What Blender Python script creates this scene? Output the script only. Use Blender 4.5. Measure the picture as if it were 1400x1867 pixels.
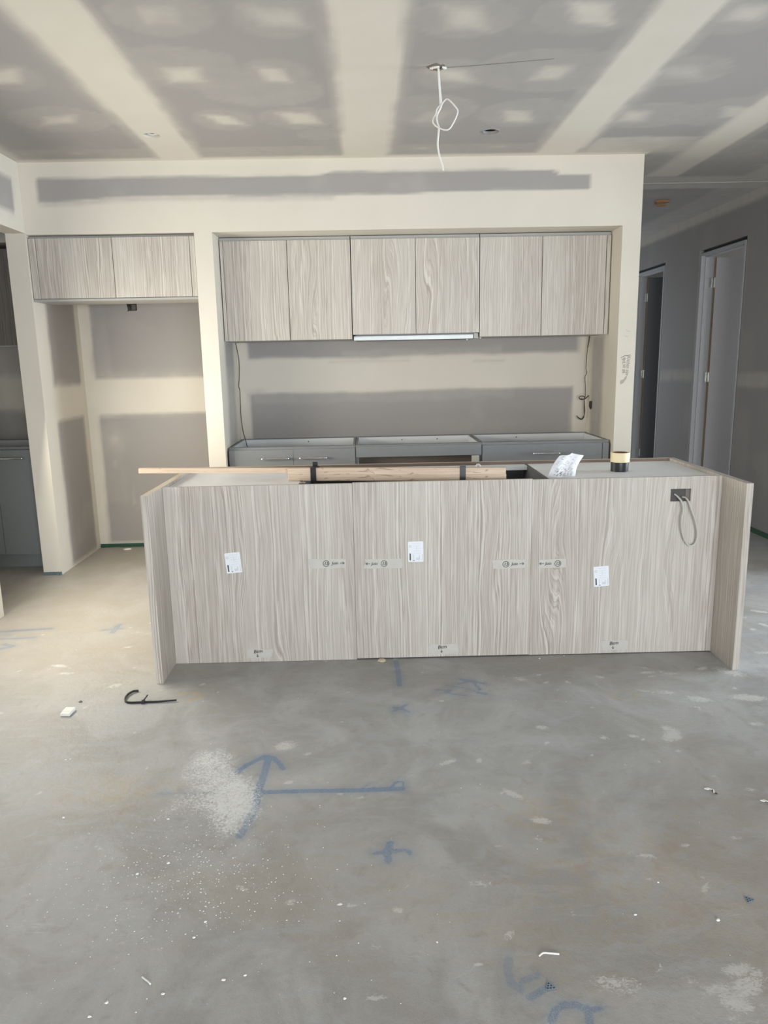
import bpy, bmesh, math, random
import numpy as np
from mathutils import Vector, Matrix

for o in list(bpy.data.objects):
    bpy.data.objects.remove(o, do_unlink=True)
S = bpy.context.scene
COL = S.collection
random.seed(4)
rng = np.random.default_rng(7)

# ------------------------------------------------------------------ camera
CAM = dict(x=2.1654, y=-5.082, h=1.4335, pitch=0.2015, yaw=0.0208, roll=-0.0196, f=1352.4)
cp, sp_, cy, sy = math.cos(CAM['pitch']), math.sin(CAM['pitch']), math.cos(CAM['yaw']), math.sin(CAM['yaw'])
fwd = Vector((sy*cp, cy*cp, -sp_))
rgt = Vector((cy, -sy, 0.0))
upv = rgt.cross(fwd)
cr, sr = math.cos(CAM['roll']), math.sin(CAM['roll'])
r2 = rgt*cr + upv*sr
u2 = upv*cr - rgt*sr
cd = bpy.data.cameras.new('camera')
cam = bpy.data.objects.new('camera', cd)
COL.objects.link(cam)
M = Matrix(((r2.x, u2.x, -fwd.x, CAM['x']), (r2.y, u2.y, -fwd.y, CAM['y']),
            (r2.z, u2.z, -fwd.z, CAM['h']), (0, 0, 0, 1)))
cam.matrix_world = M
cd.sensor_fit = 'HORIZONTAL'
cd.sensor_width = 36
cd.lens = 36*CAM['f']/1400
cd.clip_start = 0.05
S.camera = cam

# ------------------------------------------------------------------ light
vs = S.view_settings
vs.view_transform = 'Standard'
vs.look = 'None'
vs.gamma = 1
vs.use_curve_mapping = False
vs.exposure = 0.05
W = bpy.data.worlds.new('sky')
S.world = W
W.use_nodes = True
W.node_tree.nodes['Background'].inputs[0].default_value = (0.75, 0.87, 1.0, 1)
W.node_tree.nodes['Background'].inputs[1].default_value = 1.0


def area(name, loc, direction, sx, sy_, power, col):
    l = bpy.data.lights.new(name, 'AREA')
    l.shape = 'RECTANGLE'
    l.size = sx
    l.size_y = sy_
    l.energy = power
    l.color = col
    o = bpy.data.objects.new(name, l)
    COL.objects.link(o)
    o.location = loc
    o.rotation_euler = Vector(direction).to_track_quat('-Z', 'Y').to_euler()
    return o


# daylight entering the room's openings (modelled below), plus two added fill lamps
area('daylight_side_door', (-0.004, -1.22, 1.12), (1, 0, -.2), 1.9, 0.46, 62, (1.0, 0.94, 0.81))
area('daylight_right_room', (8.9, -1.25, 1.1), (-1, 0, -.12), 2.0, 2.0, 430, (0.80, 0.90, 1.0))
area('daylight_front_glazing', (3.3, -8.45, 1.0), (-.08, 1, -.10), 3.4, 1.8, 285, (0.90, 0.95, 1.0))
area('daylight_bedroom_window', (8.4, 0.95, 1.3), (-1, 0.25, 0), 1.2, 1.2, 26, (0.86, 0.90, 1.0))
area('hall_fill_light', (4.64, 4.2, 1.2), (0, -1, 0.05), 1.0, 2.0, 5, (0.74, 0.84, 1.0))  # unseen fill lamp added to make the hallway brighter and bluer
area('second_bedroom_fill_light', (8.4, 3.2, 1.3), (-1, 0.1, 0), 1.0, 1.0, 12, (0.8, 0.88, 1.0))  # added fill lamp giving the far bedroom some light

# ------------------------------------------------------------------ node helpers


class NT:
    def __init__(s, name):
        s.m = bpy.data.materials.new(name)
        s.m.use_nodes = True
        s.t = s.m.node_tree
        s.b = s.t.nodes['Principled BSDF']

    def n(s, typ, **kw):
        nd = s.t.nodes.new(typ)
        for k, v in kw.items():
            if k.startswith('_'):
                setattr(nd, k[1:], v)
        return nd

    def link(s, a, b):
        s.t.links.new(a, b)

    def val(s, sock, v):
        if isinstance(v, (int, float)):
            sock.default_value = v
        elif isinstance(v, tuple):
            sock.default_value = v if len(v) == len(sock.default_value) else (*v, 1)
        else:
            s.link(v, sock)

    def math(s, op, a, b=None, c=None, clamp=False):
        nd = s.n('ShaderNodeMath')
        nd.operation = op
        nd.use_clamp = clamp
        s.val(nd.inputs[0], a)
        if b is not None:
            s.val(nd.inputs[1], b)
        if c is not None:
            s.val(nd.inputs[2], c)
        return nd.outputs[0]

    def step(s, v, lo, hi):
        nd = s.n('ShaderNodeMapRange')
        nd.interpolation_type = 'SMOOTHSTEP'
        s.val(nd.inputs[0], v)
        s.val(nd.inputs[1], lo)
        s.val(nd.inputs[2], hi)
        return nd.outputs[0]

    def mix(s, f, a, b):
        nd = s.n('ShaderNodeMix')
        nd.data_type = 'RGBA'
        s.val(nd.inputs[0], f)
        s.val(nd.inputs[6], a)
        s.val(nd.inputs[7], b)
        return nd.outputs[2]

    def coord(s, scale=(1, 1, 1), kind='Object'):
        tc = s.n('ShaderNodeTexCoord')
        mp = s.n('ShaderNodeMapping')
        s.link(tc.outputs[kind], mp.inputs[0])
        mp.inputs[3].default_value = scale
        return mp.outputs[0]

    def noise(s, vec, scale, detail=2, rough=0.5, dist=0.0, dim='3D', w=None):
        nd = s.n('ShaderNodeTexNoise')
        nd.noise_dimensions = dim
        if vec is not None:
            s.link(vec, nd.inputs['Vector'])
        if w is not None:
            s.link(w, nd.inputs['W'])
        nd.inputs['Scale'].default_value = scale
        nd.inputs['Detail'].default_value = detail
        nd.inputs['Roughness'].default_value = rough
        nd.inputs['Distortion'].default_value = dist
        return nd.outputs[0]

    def attr(s, name):
        nd = s.n('ShaderNodeAttribute')
        nd.attribute_name = name
        return nd.outputs['Fac']

    def bump(s, h, strength, dist=0.01):
        nd = s.n('ShaderNodeBump')
        nd.inputs['Strength'].default_value = strength
        nd.inputs['Distance'].default_value = dist
        s.link(h, nd.inputs['Height'])
        s.link(nd.outputs[0], s.b.inputs['Normal'])

    def done(s, col, rough=0.6, metal=0.0):
        s.val(s.b.inputs['Base Color'], col)
        s.val(s.b.inputs['Roughness'], rough)
        s.b.inputs['Metallic'].default_value = metal
        return s.m


def plain(name, col, rough=0.5, metal=0.0, var=0.06, scale=30):
    t = NT(name)
    n = t.noise(t.coord(), scale, 3)
    c = t.mix(n, tuple(x*(1-var) for x in col), tuple(min(1, x*(1+var)) for x in col))
    return t.done(c, rough, metal)


def plaster_mat():
    t = NT('plasterboard_with_compound')
    co = t.coord()
    cov = t.attr('cov')
    n1 = t.noise(co, 9, 4, 0.6)
    n2 = t.noise(co, 2.2, 3, 0.5)
    n3 = t.noise(co, 260, 2, 0.6)
    edge = t.math('MULTIPLY', cov, t.math('SUBTRACT', 1.0, cov))
    d = t.math('MULTIPLY', t.math('SUBTRACT', n1, 0.5), 2.2)
    f = t.math('MULTIPLY_ADD', edge, d, cov, clamp=True)
    thin = t.math('MULTIPLY', t.step(n2, 0.56, 0.72), 0.10)
    f = t.math('MAXIMUM', f, thin)
    paper = t.mix(n3, (0.325, 0.305, 0.29), (0.375, 0.355, 0.34))
    comp = t.mix(n2, (0.63, 0.588, 0.505), (0.715, 0.67, 0.59))
    c = t.mix(f, paper, comp)
    t.bump(t.math('ADD', n3, t.math('MULTIPLY', f, 2.0)), 0.06, 0.004)
    return t.done(c, 0.78)


def laminate(name, dark, mid, light):
    """vertical ash grain: irregular fine lines that follow slow flames"""
    t = NT(name)
    tc = t.n('ShaderNodeTexCoord')
    sep = t.n('ShaderNodeSeparateXYZ')
    t.link(tc.outputs['Object'], sep.inputs[0])
    oi = t.n('ShaderNodeObjectInfo')
    u = t.math('ADD', sep.outputs[0], t.math('MULTIPLY', sep.outputs[1], 1.07))
    u = t.math('ADD', u, t.math('MULTIPLY', oi.outputs['Random'], 7.0))

    def vec(zs, off=0.0):
        cb = t.n('ShaderNodeCombineXYZ')
        t.link(u, cb.inputs[0])
        t.link(t.math('MULTIPLY', sep.outputs[2], zs), cb.inputs[2])
        t.link(t.math('ADD', oi.outputs['Random'], off), cb.inputs[1])
        return cb.outputs[0]
    warp = t.noise(vec(.26), 5.5, 1, 0.4)
    warp2 = t.noise(vec(.16, 3.0), 24, 2, 0.55)
    mask = t.step(t.noise(vec(.10, 5.0), 4.2, 1, 0.4), 0.50, 0.66)      # where flames gather
    amp = t.math('ADD', 0.035, t.math('MULTIPLY', mask, 0.17))
    fld = t.math('ADD', u, t.math('MULTIPLY', t.math('SUBTRACT', warp, 0.5), amp))
    fld = t.math('ADD', fld, t.math('MULTIPLY', warp2, 0.014))
    s1 = t.noise(None, 125, 3, 0.62, dim='1D', w=fld)
    s2 = t.noise(None, 400, 2, 0.6, dim='1D', w=fld)
    s3 = t.noise(None, 22, 2, 0.5, dim='1D', w=fld)
    brk = t.noise(vec(.04, 8.0), 130, 2, 0.5)                            # breaks the lines along their length
    f1 = t.math('ADD', t.math('MULTIPLY', s1, 0.60), t.math('MULTIPLY', brk, 0.40))
    c = t.mix(t.step(f1, 0.38, 0.60), dark, light)
    c = t.mix(t.math('MULTIPLY', t.step(s3, 0.36, 0.62), 0.60), c, mid)
    c = t.mix(t.math('MULTIPLY', t.step(s2, 0.55, 0.72), 0.42), c, dark)
    wide = t.noise(vec(.03, 11.0), 3.2, 2, 0.5)
    c = t.mix(t.math('MULTIPLY', t.step(wide, 0.42, 0.62), 0.35), c, light)
    c = t.mix(t.math('MULTIPLY', t.step(s2, 0.48, 0.28), 0.30), c, light)
    return t.done(c, 0.5)


def timber_mat():
    t = NT('pale_hardwood')
    co = t.coord((1.2, 26, 26))
    n = t.noise(co, 3.0, 4, 0.6, 1.2)
    n2 = t.noise(t.coord((3, 60, 60)), 4, 2)
    k = t.noise(t.coord((2.5, 9, 9)), 3.5, 2, 0.5, 2.0)
    c = t.mix(t.step(n, 0.3, 0.7), (0.60, 0.455, 0.335), (0.76, 0.62, 0.475))
    c = t.mix(t.math('MULTIPLY', n2, 0.4), c, (0.70, 0.55, 0.42))
    c = t.mix(t.math('MULTIPLY', t.step(k, 0.64, 0.7), 0.6), c, (0.27, 0.17, 0.11))
    return t.done(c, 0.6)


def concrete_mat():
    t = NT('dusty_concrete_slab')
    co = t.coord()
    big = t.noise(co, 0.75, 4, 0.55, 0.6)
    mid = t.noise(co, 3.2, 5, 0.62, 0.8)
    sweep = t.noise(t.coord((1.0, 3.2, 1)), 5.0, 5, 0.6, 1.4)
    fine = t.noise(co, 60, 4, 0.7)
    grit = t.noise(co, 330, 2, 0.6)
    blot = t.noise(co, 17, 4, 0.65, 0.5)
    c = t.mix(t.step(mid, 0.38, 0.64), (0.335, 0.330, 0.315), (0.445, 0.448, 0.442))
    c = t.mix(t.math('MULTIPLY', t.step(big, 0.50, 0.70), 0.5), c, (0.41, 0.365, 0.30))
    c = t.mix(t.math('MULTIPLY', t.step(sweep, 0.48, 0.68), 0.55), c, (0.40, 0.42, 0.445))
    c = t.mix(t.math('MULTIPLY', t.step(blot, 0.54, 0.72), 0.42), c, (0.29, 0.265, 0.23))
    c = t.mix(t.math('MULTIPLY', t.attr('tan'), 0.6), c, (0.42, 0.365, 0.285))
    c = t.mix(t.math('MULTIPLY', fine, 0.25), c, (0.24, 0.235, 0.225))
    c = t.mix(t.math('MULTIPLY', t.step(grit, 0.56, 0.70), 0.30), c, (0.50, 0.49, 0.46))
    # thin pale trowel scratches
    wv = t.noise(t.coord((1.0, 2.6, 1)), 2.4, 3, 0.5, 2.5)
    ln = t.math('ABSOLUTE', t.math('SUBTRACT', wv, 0.5))
    scr = t.math('MULTIPLY', t.math('SUBTRACT', 1.0, t.step(ln, 0.0, 0.006)), t.step(mid, 0.50, 0.62))
    c = t.mix(t.math('MULTIPLY', scr, 0.5), c, (0.56, 0.56, 0.54))
    c = t.mix(t.math('MULTIPLY', t.attr('ochre'), t.step(blot, 0.38, 0.6)), c, (0.50, 0.36, 0.17))
    # blue chalk: signed distance attribute, ragged by noise
    dch = t.math('ADD', t.attr('chalk'), t.math('MULTIPLY', t.math('SUBTRACT', fine, 0.5), 0.012))
    ch = t.math('SUBTRACT', 1.0, t.step(dch, -0.004, 0.004))
    ch = t.math('MULTIPLY', ch, t.step(grit, 0.30, 0.55))
    haze = t.math('MULTIPLY', t.math('SUBTRACT', 1.0, t.step(t.attr('chalk'), 0.0, 0.035)), 0.22)
    ch = t.math('MULTIPLY', t.math('MAXIMUM', ch, haze), t.math('ADD', 0.55, t.math('MULTIPLY', blot, 0.45)))
    ch = t.math('MULTIPLY', ch, t.attr('chalkw'))
    # plaster splats and white powder
    sp = t.math('ADD', t.attr('splat'), t.math('MULTIPLY', t.math('SUBTRACT', t.noise(t.coord((1, 1.8, 1)), 42, 5, 0.75, 2.0), 0.5), 2.3))
    sm = t.math('MULTIPLY', t.step(sp, 0.36, 0.72), t.math('MULTIPLY', t.step(t.attr('splat'), 0.08, 0.30), 0.78))
    c = t.mix(sm, c, (0.60, 0.60, 0.57))
    pn = t.noise(co, 120, 5, 0.8, 0.8)
    pm = t.noise(co, 15, 4, 0.65, 1.2)
    pw = t.math('MULTIPLY', t.attr('powder'), t.math('ADD', 0.35, t.math('MULTIPLY', pm, 1.5)))
    pw = t.math('ADD', pw, t.math('MULTIPLY', t.math('SUBTRACT', pn, 0.5), 2.4))
    pk = t.math('MULTIPLY', t.step(pw, 0.36, 0.95), t.step(t.attr('powder'), 0.02, 0.16))
    c = t.mix(t.math('MULTIPLY', pk, 0.86), c, (0.72, 0.73, 0.73))
    c = t.mix(t.math('MULTIPLY', ch, t.math('SUBTRACT', 1.0, t.math('MULTIPLY', pk, 0.7))), c, (0.075, 0.175, 0.32))
    t.bump(t.math('ADD', t.math('ADD', fine, t.math('MULTIPLY', blot, 1.2)), t.math('MULTIPLY', grit, 0.5)), 0.30, 0.005)
    rough = t.math('ADD', 0.42, t.math('MULTIPLY', mid, 0.25))
    return t.done(c, rough)


PL = plaster_mat()
LAM = laminate('pale_ash_laminate', (0.345, 0.295, 0.250), (0.445, 0.400, 0.350), (0.635, 0.605, 0.550))
LAMD = laminate('dark_ash_laminate', (0.11, 0.10, 0.09), (0.15, 0.135, 0.12), (0.21, 0.195, 0.175))
TIM = timber_mat()
CON = concrete_mat()
GREY = plain('grey_cabinet_laminate', (0.235, 0.245, 0.255), 0.42)
PGREY = plain('pantry_grey_laminate', (0.20, 0.215, 0.215), 0.38)
WHT = plain('white_melamine', (0.72, 0.74, 0.75), 0.45, var=0.05, scale=6)
DUSTW = plain('dusty_white_melamine', (0.86, 0.88, 0.90), 0.4, var=0.10, scale=7)
RAW = plain('raw_particleboard_edge', (0.40, 0.33, 0.27), 0.8, var=0.2, scale=140)
RAWL = plain('pale_particleboard_edge', (0.60, 0.52, 0.42), 0.8, var=0.15, scale=140)
DARK = plain('dark_cavity', (0.035, 0.035, 0.032), 0.8)
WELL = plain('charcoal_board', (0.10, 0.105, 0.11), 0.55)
CHR = plain('chrome', (0.75, 0.75, 0.76), 0.16, 1.0)
STEEL = plain('brushed_steel', (0.62, 0.62, 0.60), 0.32, 1.0)
ALU = plain('silver_painted_metal', (0.50, 0.52, 0.52), 0.4, 0.3)
GREEN = plain('green_membrane', (0.025, 0.085, 0.055), 0.5)
GAPSHADE = plain('gap_shade_black', (0.012, 0.03, 0.022), 0.6)  # near-black colour for the shade in the gap round door frames
PRIM = plain('grey_primed_timber', (0.46, 0.46, 0.46), 0.6)
LEAF = plain('primed_door_face', (0.42, 0.405, 0.40), 0.55)
LEAFD = plain('dark_door_face', (0.16, 0.165, 0.17), 0.6)
PINE = plain('raw_pine_edge', (0.40, 0.29, 0.20), 0.7)
WPVC = plain('white_cable_sheath', (0.74, 0.73, 0.68), 0.4)
GPVC = plain('pale_grey_cable_sheath', (0.55, 0.54, 0.50), 0.4)
BPVC = plain('black_cable_sheath', (0.05, 0.05, 0.048), 0.45)
BTAPE = plain('black_cloth_tape', (0.018, 0.019, 0.021), 0.35)
CTAPE = plain('cream_masking_tape_roll', (0.76, 0.66, 0.42), 0.6)
CARD = plain('cardboard_core', (0.25, 0.12, 0.08), 0.8)
PAPER = plain('white_paper', (0.76, 0.77, 0.80), 0.6)
INK = plain('black_marker_ink', (0.05, 0.05, 0.05), 0.6)
FINK = plain('faint_print', (0.50, 0.53, 0.56), 0.6)
PINK_ = plain('grey_print', (0.17, 0.17, 0.20), 0.6)
LABEL = plain('white_label_paper', (0.80, 0.84, 0.88), 0.45, var=0.02)
CHIPM = plain('white_plaster_chip', (0.80, 0.80, 0.77), 0.7)
BRN = plain('torn_brown_board', (0.20, 0.155, 0.115), 0.9, var=0.3, scale=60)
ORNG = plain('raw_orange_timber', (0.36, 0.19, 0.08), 0.8, var=0.3, scale=50)
BLUEP = plain('blue_grey_plate', (0.20, 0.27, 0.34), 0.5)
REDB = plain('grey_socket_bracket', (0.10, 0.095, 0.085), 0.6)


def tape_mat():
    t = NT('translucent_masking_tape')
    n = t.noise(t.coord(), 30, 3)
    c = t.mix(n, (0.72, 0.705, 0.64), (0.80, 0.785, 0.73))
    t.b.inputs['Alpha'].default_value = 0.6
    return t.done(c, 0.5)


MT = tape_mat()


def film_mat():
    t = NT('torn_tape_residue')
    n = t.noise(t.coord(), 200, 3)
    c = t.mix(n, (0.42, 0.39, 0.30), (0.60, 0.56, 0.46))
    t.b.inputs['Alpha'].default_value = 0.8
    return t.done(c, 0.6)


FILM = film_mat()

# ------------------------------------------------------------------ object helpers


def mk(name, verts, faces, mat, parent=None, smooth=False, attrs=None, mats=None, fm=None):
    me = bpy.data.meshes.new(name)
    me.from_pydata([tuple(map(float, v)) for v in verts], [], [tuple(map(int, f)) for f in faces])
    me.update()
    me.materials.append(mat)
    if mats:
        for m in mats:
            me.materials.append(m)
    if fm is not None:
        me.polygons.foreach_set('material_index', fm)
    if attrs:
        for k, a in attrs.items():
            at = me.attributes.new(k, 'FLOAT', 'POINT')
            at.data.foreach_set('value', np.asarray(a, dtype=np.float32))
    if smooth:
        for p in me.polygons:
            p.use_smooth = True
    o = bpy.data.objects.new(name, me)
    COL.objects.link(o)
    if parent is not None:
        o.parent = parent
    return o


class MB:
    """collects shapes into one mesh part"""

    def __init__(s):
        s.v = []
        s.f = []
        s.m = []
        s.mi = 0

    def add(s, V, F):
        b = len(s.v)
        s.v += [tuple(x) for x in V]
        s.f += [tuple(i+b for i in f) for f in F]
        s.m += [s.mi]*len(F)
        return s

    def box(s, a, b, bev=0.0):
        x0, y0, z0 = a
        x1, y1, z1 = b
        if bev <= 0:
            V = [(x, y, z) for x in (x0, x1) for y in (y0, y1) for z in (z0, z1)]
            F = [(0, 1, 3, 2), (4, 6, 7, 5), (0, 4, 5, 1), (2, 3, 7, 6), (0, 2, 6, 4), (1, 5, 7, 3)]
            return s.add(V, F)
        bm = bmesh.new()
        bmesh.ops.create_cube(bm, size=1)
        for v in bm.verts:
            v.co = Vector(((x0+x1)/2+v.co.x*(x1-x0), (y0+y1)/2+v.co.y*(y1-y0), (z0+z1)/2+v.co.z*(z1-z0)))
        bmesh.ops.bevel(bm, geom=list(bm.edges), offset=bev, segments=1, affect='EDGES')
        bm.verts.index_update()
        V = [tuple(v.co) for v in bm.verts]
        F = [tuple(v.index for v in f.verts) for f in bm.faces]
        bm.free()
        return s.add(V, F)

    def tube(s, pts, r, n=8, flat=1.0, cap=True, rr=None):
        P = [Vector(p) for p in pts]
        V = []
        F = []
        prev = None
        for i, p in enumerate(P):
            t = (P[min(i+1, len(P)-1)]-P[max(i-1, 0)]).normalized()
            if prev is None:
                a = Vector((0, 0, 1)) if abs(t.z) < 0.9 else Vector((0, 1, 0))
                nx = t.cross(a).normalized()
            else:
                nx = (prev - t*prev.dot(t)).normalized()
            prev = nx
            ny = t.cross(nx)
            ri = r if rr is None else rr[i]
            for k in range(n):
                an = 2*math.pi*k/n
                V.append(p+nx*math.cos(an)*ri+ny*math.sin(an)*ri*flat)
        for i in range(len(P)-1):
            for k in range(n):
                F.append((i*n+k, i*n+(k+1) % n, (i+1)*n+(k+1) % n, (i+1)*n+k))
        if cap:
            F.append(tuple(range(n-1, -1, -1)))
            F.append(tuple((len(P)-1)*n+k for k in range(n)))
        return s.add(V, F)

    def lathe(s, prof, c, n=32):
        V = []
        F = []
        m = len(prof)
        for k in range(n):
            a = 2*math.pi*k/n
            for (r, z) in prof:
                V.append((c[0]+r*math.cos(a), c[1]+r*math.sin(a), c[2]+z))
        for k in range(n):
            for j in range(m-1):
                F.append((k*m+j, ((k+1) % n)*m+j, ((k+1) % n)*m+j+1, k*m+j+1))
        return s.add(V, F)

    def prism(s, poly, z0, z1, fn=lambda x, y, z: (x, y, z)):
        n = len(poly)
        V = [fn(x, y, z0) for x, y in poly]+[fn(x, y, z1) for x, y in poly]
        F = [tuple(range(n-1, -1, -1)), tuple(range(n, 2*n))]
        F += [(i, (i+1) % n, n+(i+1) % n, n+i) for i in range(n)]
        return s.add(V, F)

    def ribbon(s, pts, w, fn, th=0.0003):
        """flat pen stroke through 2-D points, fn maps (x, y, height) to 3-D"""
        P = [Vector((p[0], p[1])) for p in pts]
        L = []
        R_ = []
        for i, p in enumerate(P):
            t = (P[min(i+1, len(P)-1)]-P[max(i-1, 0)])
            if t.length < 1e-9:
                t = Vector((1, 0))
            t.normalize()
            nn = Vector((-t.y, t.x))*w/2
            L.append(p+nn)
            R_.append(p-nn)
        V = [fn(q.x, q.y, th) for q in L]+[fn(q.x, q.y, th) for q in R_]
        n = len(P)
        F = [(i, i+1, n+i+1, n+i) for i in range(n-1)]
        return s.add(V, F)

    def build(s, name, mat, parent=None, smooth=False, mats=None):
        o = mk(name, s.v, s.f, mat, parent, smooth, None, mats, s.m if mats else None)
        return o


def smoothpts(pts, k=6, closed=False):
    P = [Vector(p) for p in pts]
    out = []
    n = len(P)
    rngi = range(n if closed else n-1)
    for i in rngi:
        p0 = P[(i-1) % n] if (closed or i > 0) else P[i]
        p1 = P[i]
        p2 = P[(i+1) % n]
        p3 = P[(i+2) % n] if (closed or i+2 < n) else P[(i+1) % n]
        for j in range(k):
            t = j/k
            out.append(0.5*((2*p1)+(p2-p0)*t+(2*p0-5*p1+4*p2-p3)*t*t+(3*p1-p0-3*p2+p3)*t*t*t))
    out.append(P[0] if closed else P[-1])
    return out


def tag(o, label=None, cat=None, group=None, kind=None):
    if label:
        o['label'] = label
    if cat:
        o['category'] = cat
    if group:
        o['group'] = group
    if kind:
        o['kind'] = kind
    return o


def empty(name, loc, rz=0.0, label=None, cat=None, group=None):
    o = bpy.data.objects.new(name, None)
    COL.objects.link(o)
    o.empty_display_size = 0.1
    o.location = loc
    o.rotation_euler = (0, 0, rz)
    return tag(o, label, cat, group)


def lines(a, b, fixed=(), fine=None, coarse=0.4, step=0.03):
    """sorted grid coordinates from a to b: fine steps inside the fine range"""
    L = {round(a, 5), round(b, 5)}
    x = a
    while x < b:
        L.add(round(x, 5))
        if fine and fine[0] <= x < fine[1]:
            x += step
        elif fine and x < fine[0]:
            x = min(x+coarse, fine[0])
        else:
            x += coarse
    for q in fixed:
        L = {y for y in L if abs(y-q) > 0.006 or y in (round(a, 5), round(b, 5))}
    for q in fixed:
        L.add(round(q, 5))
    return np.array(sorted(L))


def slab(name, O, U, V, N, us, vs_, holes, thick, mat, fields, mats=None):
    """wall, ceiling or floor sheet with real thickness and rectangular openings"""
    O = np.array(O, float)
    U = np.array(U, float)
    V = np.array(V, float)
    N = np.array(N, float)
    nu, nv = len(us), len(vs_)
    uu, vv = np.meshgrid(us, vs_, indexing='ij')
    front = O + uu[..., None]*U + vv[..., None]*V
    keep = np.ones((nu-1, nv-1), bool)
    cu = (us[:-1]+us[1:])/2
    cv = (vs_[:-1]+vs_[1:])/2
    for (a, b, c, d) in holes:
        keep &= ~((cu[:, None] > a) & (cu[:, None] < b) & (cv[None] > c) & (cv[None] < d))
    idx = lambda i, j: i*nv+j
    verts = front.reshape(-1, 3)
    back = verts - N*thick
    nb = len(verts)
    flip = np.dot(np.cross(U, V), N) < 0
    F = []
    for i in range(nu-1):
        for j in range(nv-1):
            if keep[i, j]:
                q = (idx(i, j), idx(i+1, j), idx(i+1, j+1), idx(i, j+1))
                F.append(q[::-1] if flip else q)
    sides = []
    B = {}
    BV = []

    def bk(k):
        if k not in B:
            B[k] = nb+len(BV)
            BV.append(back[k])
        return B[k]
    kp = np.pad(keep, 1)
    for i in range(nu-1):
        for j in range(nv-1):
            if not keep[i, j]:
                continue
            for (di, dj, a, b) in ((-1, 0, (i, j+1), (i, j)), (1, 0, (i+1, j), (i+1, j+1)),
                                   (0, -1, (i, j), (i+1, j)), (0, 1, (i+1, j+1), (i, j+1))):
                if not kp[i+1+di, j+1+dj]:
                    p, q = idx(*a), idx(*b)
                    s_ = (q, p, bk(p), bk(q))
                    sides.append(s_[::-1] if flip else s_)
    # coarse back skin: one quad per kept run of cells
    for i in range(nu-1):
        j = 0
        while j < nv-1:
            if keep[i, j]:
                k = j
                while k < nv-1 and keep[i, k]:
                    k += 1
                q = (bk(idx(i, j)), bk(idx(i, k)), bk(idx(i+1, k)), bk(idx(i+1, j)))
                sides.append(q[::-1] if flip else q)
                j = k
            else:
                j += 1
    F += sides
    allv = np.vstack([verts, np.array(BV)]) if BV else verts
    at = {}
    keyidx = np.array(list(B.keys()), int) if B else np.zeros(0, int)
    for k, fn in fields.items():
        a = fn(uu, vv).reshape(-1)
        at[k] = np.concatenate([a, a[keyidx]])
    o = mk(name, allv, F, mat, attrs=at)
    o['kind'] = 'structure'
    return o


def sst(x, a, b):
    t = np.clip((x-a)/(b-a), 0, 1)
    return t*t*(3-2*t)


def wob(u, seed, amp):
    r = np.random.default_rng(seed)
    out = 0
    for f in (1.3, 3.1, 6.7, 14.0):
        out = out + np.sin(u*f*2+r.uniform(0, 6.3))*amp/(f**0.6)
    return out


def rect(u, v, a, b, c, d, s=0.02, amp=0.006, seed=1):
    du = np.minimum(u-a+wob(v, seed, amp), b-u+wob(v, seed+1, amp))
    dv = np.minimum(v-c+wob(u, seed+2, amp), d-v+wob(u, seed+3, amp))
    return sst(np.minimum(du, dv), -s, s)


def blob(u, v, cu, cv, ru, rv, p=2.0):
    return np.exp(-(np.abs((u-cu)/ru)**p+np.abs((v-cv)/rv)**p))


# ------------------------------------------------------------------ key dimensions
CZ = 2.70
SOF = 2.2672
XK0, XK1, XK2, XR = 1.0785, 1.1947, 3.8671, 3.9894
XH = 5.2866
YK = 0.668
YN = 0.7728

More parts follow.
